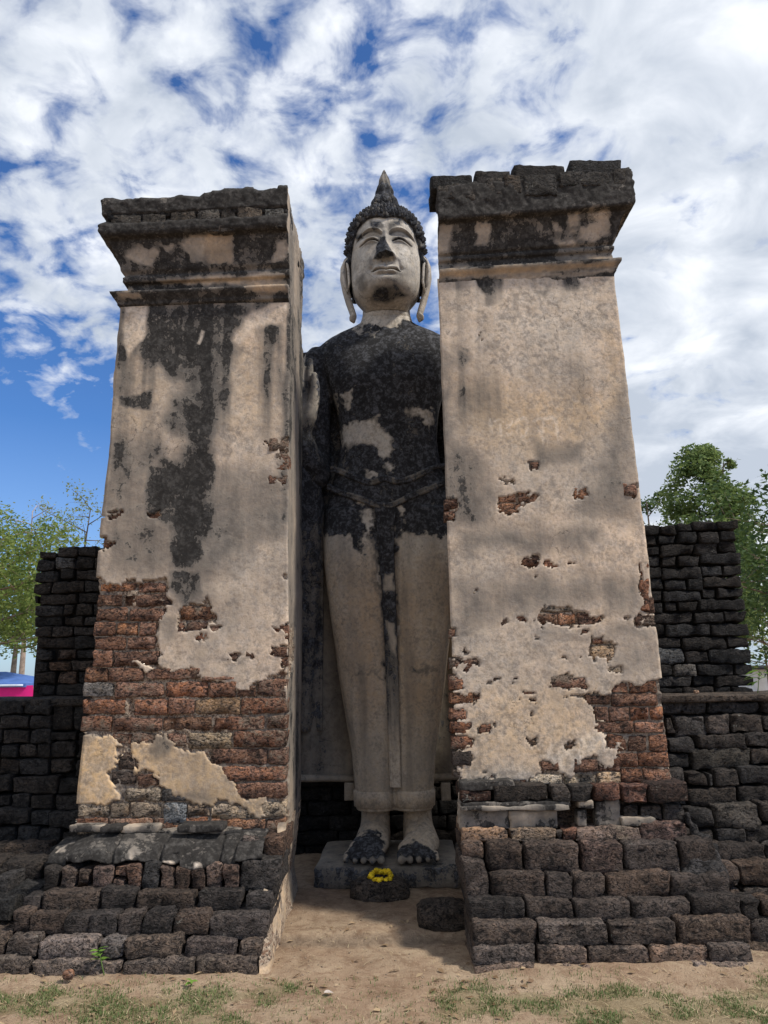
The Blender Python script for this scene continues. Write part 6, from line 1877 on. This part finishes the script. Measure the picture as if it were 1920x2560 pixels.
# ------------------------------------------------------------------ trees beyond
def tree(name, label, base, height, crown_z, crown_r, nleaf, leaf, mat, trunk_r, seed, shape='cone', nbranch=14, group=None, bare=0, bark=None, clump=0.5, droop=0.0):
    lr = np.random.default_rng(seed)
    T_ = thing(name, label, 'tree', base, group)
    Sd = Solid()
    bx, by, bz = base
    lean = lr.normal(0, 0.03, 2)
    tp = [(bx + lean[0] * height * k * k, by + lean[1] * height * k, bz - 0.1 + height * 0.92 * k) for k in np.linspace(0, 1, 7)]
    Sd.tube(tp, [trunk_r * (1 - 0.88 * k) for k in np.linspace(0, 1, 7)], 10)
    ends = []
    for i in range(nbranch):
        k = crown_z / height + (0.93 - crown_z / height) * (i + 0.5) / nbranch
        p = np.array([np.interp(k / 0.92, np.linspace(0, 1, 7), [q[j] for q in tp]) for j in range(3)])
        zz0 = (k - crown_z / height) / (1 - crown_z / height)
        if shape == 'cone':
            R_ = crown_r * (1 - zz0) ** 0.72 * (0.5 + 0.5 * min(1, zz0 * 7))
        else:
            R_ = crown_r * math.sqrt(max(0.05, 1 - (zz0 * 1.7 - 0.75) ** 2))
        a = i * 2.39996 + lr.uniform(-.3, .3)
        d = np.array([math.cos(a), math.sin(a), lr.uniform(0.15, 0.55)])
        q = p + d * R_ * 0.45
        e_ = p + d * R_ * np.array([0.92, 0.92, 0.75]) - np.array([0, 0, droop * R_])
        rb_ = trunk_r * (1 - k) * 0.42 + 0.012
        Sd.tube([tuple(p), tuple(q + lr.normal(0, .06, 3)), tuple(e_)], [rb_, rb_ * .6, rb_ * .2], 6)
        ends += [(q, R_ * .45), (e_, R_ * .36), (0.5 * (q + e_), R_ * .4)]
        for m in range(4):
            t2_ = lr.uniform(.35, 1)
            s0 = p + (e_ - p) * t2_
            dd = d * 0.5 + lr.normal(0, .6, 3)
            e2 = s0 + dd / np.linalg.norm(dd) * R_ * lr.uniform(.25, .45)
            Sd.tube([tuple(s0), tuple(e2)], [rb_ * .35, rb_ * .08], 5)
            ends.append((e2, R_ * .30))
    V = np.array(Sd.V)
    link_mesh('trunk', mesh('trunk', V, Sd.F), T_, (0, 0, 0), bark or M_BARK)
    if shape == 'cone':                      # leaf clumps spread through the outer part of the crown
        for i in range(230):
            zz0 = lr.uniform(0, 1) ** 0.85
            R_ = crown_r * math.sqrt(max(0.0, 1 - zz0 ** 1.7)) * (0.55 + 0.45 * min(1, zz0 * 5)) * math.sqrt(lr.uniform(0.15, 1.0))
            a = lr.uniform(0, 2 * math.pi)
            ends.append((np.array([bx + math.cos(a) * R_, by + math.sin(a) * R_, bz + crown_z + (height - crown_z - 0.15) * zz0]), 0.40))
    if nleaf:
        ce = np.array([q for q, _ in ends]); cr = np.array([r for _, r in ends])
        if bare:
            kk = lr.uniform(0, 1, len(ce)) > bare
            ce, cr = ce[kk], cr[kk]
        pr = cr ** 1.5
        idx = lr.choice(len(ce), nleaf, p=pr / pr.sum())
        off = lr.normal(0, 1, (nleaf, 3))
        off /= np.linalg.norm(off, axis=1, keepdims=True)
        off *= (lr.uniform(0, 1, (nleaf, 1)) ** 0.45) * cr[idx][:, None] * np.array([1, 1, clump + .3])
        c = ce[idx] + off
        gaps = fbm(c * 1.4 + seed, 2, seed) > (-0.5 if shape == 'cone' else -0.28)
        c = c[gaps]
        n = len(c)
        a = lr.normal(0, 1, (n, 3)); a[:, 2] *= 0.6; a /= np.linalg.norm(a, axis=1, keepdims=True)
        b_ = np.cross(a, lr.normal(0, 1, (n, 3))); b_ /= np.linalg.norm(b_, axis=1, keepdims=True)
        L_ = leaf * lr.uniform(.6, 1.3, (n, 1))
        W_ = L_ * 0.42
        V = np.stack([c - a * L_, c + b_ * W_, c + a * L_, c - b_ * W_], 1).reshape(-1, 3)
        F = np.arange(n * 4).reshape(-1, 4)
        link_mesh('crown', mesh('crown', V, F, False), T_, (0, 0, 0), mat)
    return T_
ML_R = leaf_mat('dark_leaf', (0.028, 0.060, 0.018), (0.09, 0.145, 0.04), 0.35)
ML_C = leaf_mat('crown_leaf', (0.07, 0.125, 0.04), (0.23, 0.30, 0.10), 0.45)
ML_L = leaf_mat('feathery_leaf', (0.10, 0.165, 0.04), (0.25, 0.31, 0.085), 0.5)
ML_P = leaf_mat('pale_leaf', (0.16, 0.20, 0.05), (0.30, 0.33, 0.10), 0.5)
GR = 'trees beyond the ruined walls'
x_, z_ = at(1742, 1121, 26)
tree('tree', 'tall cone-shaped dense green tree rising over the right wall', (x_, 26, 0), z_ + .1, 2.2, 2.05, 30000, 0.085, ML_C, 0.16, 3, 'cone', 14, GR)
x_, z_ = at(1618, 1215, 30)
tree('tree', 'dark tree peeping out between the right pillar and the cone-shaped tree', (x_, 30, 0), z_ + 0.1, 2.5, 1.5, 4500, 0.09, ML_R, 0.15, 5, 'round', 12, GR)
x_, z_ = at(2025, 1235, 17)
tree('tree', 'dark spreading tree cut off by the right edge of the picture', (x_, 17, 0), z_, 1.5, 2.3, 12000, 0.075, ML_R, 0.16, 8, 'round', 22, GR)
x_, z_ = at(1900, 1500, 34)
tree('tree', 'light feathery young tree low behind the right end of the right wall', (x_, 34, 0), z_ + .6, 1.2, 1.7, 2600, 0.10, ML_P, 0.06, 12, 'round', 10, GR)
x_, z_ = at(10, 1290, 19)
tree('tree', 'broad bright green tree at the left edge beside the black wall stub', (x_ - .3, 19, 0), z_ + .15, 2.35, 1.9, 16000, 0.06, ML_L, 0.14, 21, 'round', 18, GR, bark=None)
x_, z_ = at(195, 1235, 24)
tree('tree', 'thin sprawling tree with yellow-green feathery tips behind the left pillar', (x_ + .1, 24, 0), z_ + .25, 3.0, 1.7, 2600, 0.055, ML_P, 0.10, 24, 'round', 16, GR, bare=0.35)
x_, z_ = at(88, 1250, 27)
tree('tree', 'nearly leafless grey tree with bare twigs against the blue sky', (x_, 27, 0), z_ + .35, 3.0, 1.9, 900, 0.05, ML_P, 0.12, 31, 'round', 20, GR, bare=0.6, bark=plain('grey_bark', (0.30, 0.24, 0.20), 0.9, 0.3, 10))
x_, z_ = at(55, 1400, 23)
tree('tree', 'slender grey trunk with a low green crown behind the tent', (x_, 23, 0), 4.6, 2.4, 1.5, 8000, 0.06, ML_L, 0.13, 37, 'round', 14, GR, bark=plain('pale_bark', (0.26, 0.225, 0.19), 0.9, 0.3, 10))
x_, z_ = at(-60, 1400, 22)
tree('tree', 'brown forked trunk under bright foliage, leftmost beyond the wall', (x_ + .2, 22, 0), 4.8, 2.4, 1.8, 9000, 0.06, ML_L, 0.16, 41, 'round', 14, GR)

# market tent beyond the left wall
TN = thing('market_tent', 'blue topped tent with a bright pink skirt beyond the left wall', 'tent', (-9.4, 19.0, 0))
def tent():
    M_BLUE = plain('blue_canvas', (0.10, 0.20, 0.52), 0.7, 0.12, 3, 0.2)
    M_PINK = plain('pink_canvas', (0.80, 0.03, 0.28), 0.7, 0.08, 3, 0.25)
    Y = 19.0
    xr, zt = at(82, 1712, Y); _, zb = at(60, 1748, Y)
    xr2, z1 = at(62, 1702, Y)
    xl, z2 = at(-160, 1702, Y)
    _, zp = at(10, 1684, Y)
    # pink skirt: gently waved cloth
    n, m = 60, 8
    V = []
    for j in range(m):
        for i in range(n):
            t_ = i / (n - 1)
            x = xl + (xr - xl) * t_
            V.append((x + 0.10 * (j / (m - 1)) * (t_ > 0.97), Y + 0.03 * math.sin(x * 9) * j / m, zt - (zt - zb + 0.5) * j / (m - 1) + 0.02 * math.sin(x * 3)))
    n1 = len(V)
    V += [(x, y + 0.02, z) for x, y, z in V]
    F = [tuple(f) for f in grid_faces(m, n)] + [tuple(int(q) + n1 for q in f[::-1]) for f in grid_faces(m, n)]
    link_mesh('skirt', mesh('skirt', np.array(V), F), TN, (0, 0, 0), M_PINK)
    # canopy: shallow hip roof with thickness
    A = [(xl, Y - .05, z1 - 0.06), (xr2 + .05, Y - .05, z1 - 0.06), (xr2 + .05, Y + 2.4, z1 - 0.06), (xl, Y + 2.4, z1 - 0.06)]
    rp = [(xl + .9, Y + 1.1, zp + 0.05), (xr2 - 1.0, Y + 1.1, zp + 0.05)]
    low = [(x, y, z - 0.09) for x, y, z in A]
    V = np.array(A + rp + low)
    F = [(0, 1, 5, 4), (1, 2, 5), (2, 3, 4, 5), (3, 0, 4), (0, 6, 7, 1), (1, 7, 8, 2), (2, 8, 9, 3), (3, 9, 6, 0), (9, 8, 7, 6)]
    link_mesh('canopy', mesh('canopy', V, F, False), TN, (0, 0, 0), M_BLUE)
    for px, py in ((xl + .1, Y + .03), (xr2 - .02, Y + .03), (xl + .1, Y + 2.3), (xr2 - .02, Y + 2.3)):
        s = Solid(); s.tube([(px, py, 0), (px, py, z1 - .1)], [.025, .025], 8)
        link_mesh('post', mesh('post', np.array(s.V), s.F), TN, (0, 0, 0), plain('post_metal', (0.4, 0.4, 0.4), 0.5, 0.1, 5))
    V, F = block_geo(xr2 - xl, 0.06, 0.05, 0.01, 0.001, 0.2, 0)
    o = link_mesh('valance', mesh('valance', V + np.array([(xl + xr2) / 2, Y - .09, z1 - .10]), F), TN, (0, 0, 0), plain('pale_canvas', (0.62, 0.72, 0.85), 0.7, 0.1, 4))
tent()
# low building with a dark roof edge far off on the right
BL = thing('low_building', 'far low white building with a dark roof edge right of the right wall', 'building', (13.5, 40, 0))
x_, z_ = at(1878, 1668, 40)
M_WHITE = plain('white_wall', (0.72, 0.72, 0.70), 0.8, 0.1, 2)
M_ROOF = plain('dark_roof', (0.05, 0.055, 0.06), 0.7, 0.1, 3)
v, f = block_geo(9, 5, z_ - 0.1, 0.02, 0.0, 0.5, 0)
link_mesh('wall', mesh('wall', v + np.array([x_ + 5.0, 43, (z_ - .1) / 2]), f, False), BL, (0, 0, 0), M_WHITE)
v, f = block_geo(10, 6, 0.16, 0.02, 0.0, 0.5, 0)
link_mesh('roof', mesh('roof', v + np.array([x_ + 5.0, 43, z_]), f, False), BL, (0, 0, 0), M_ROOF)
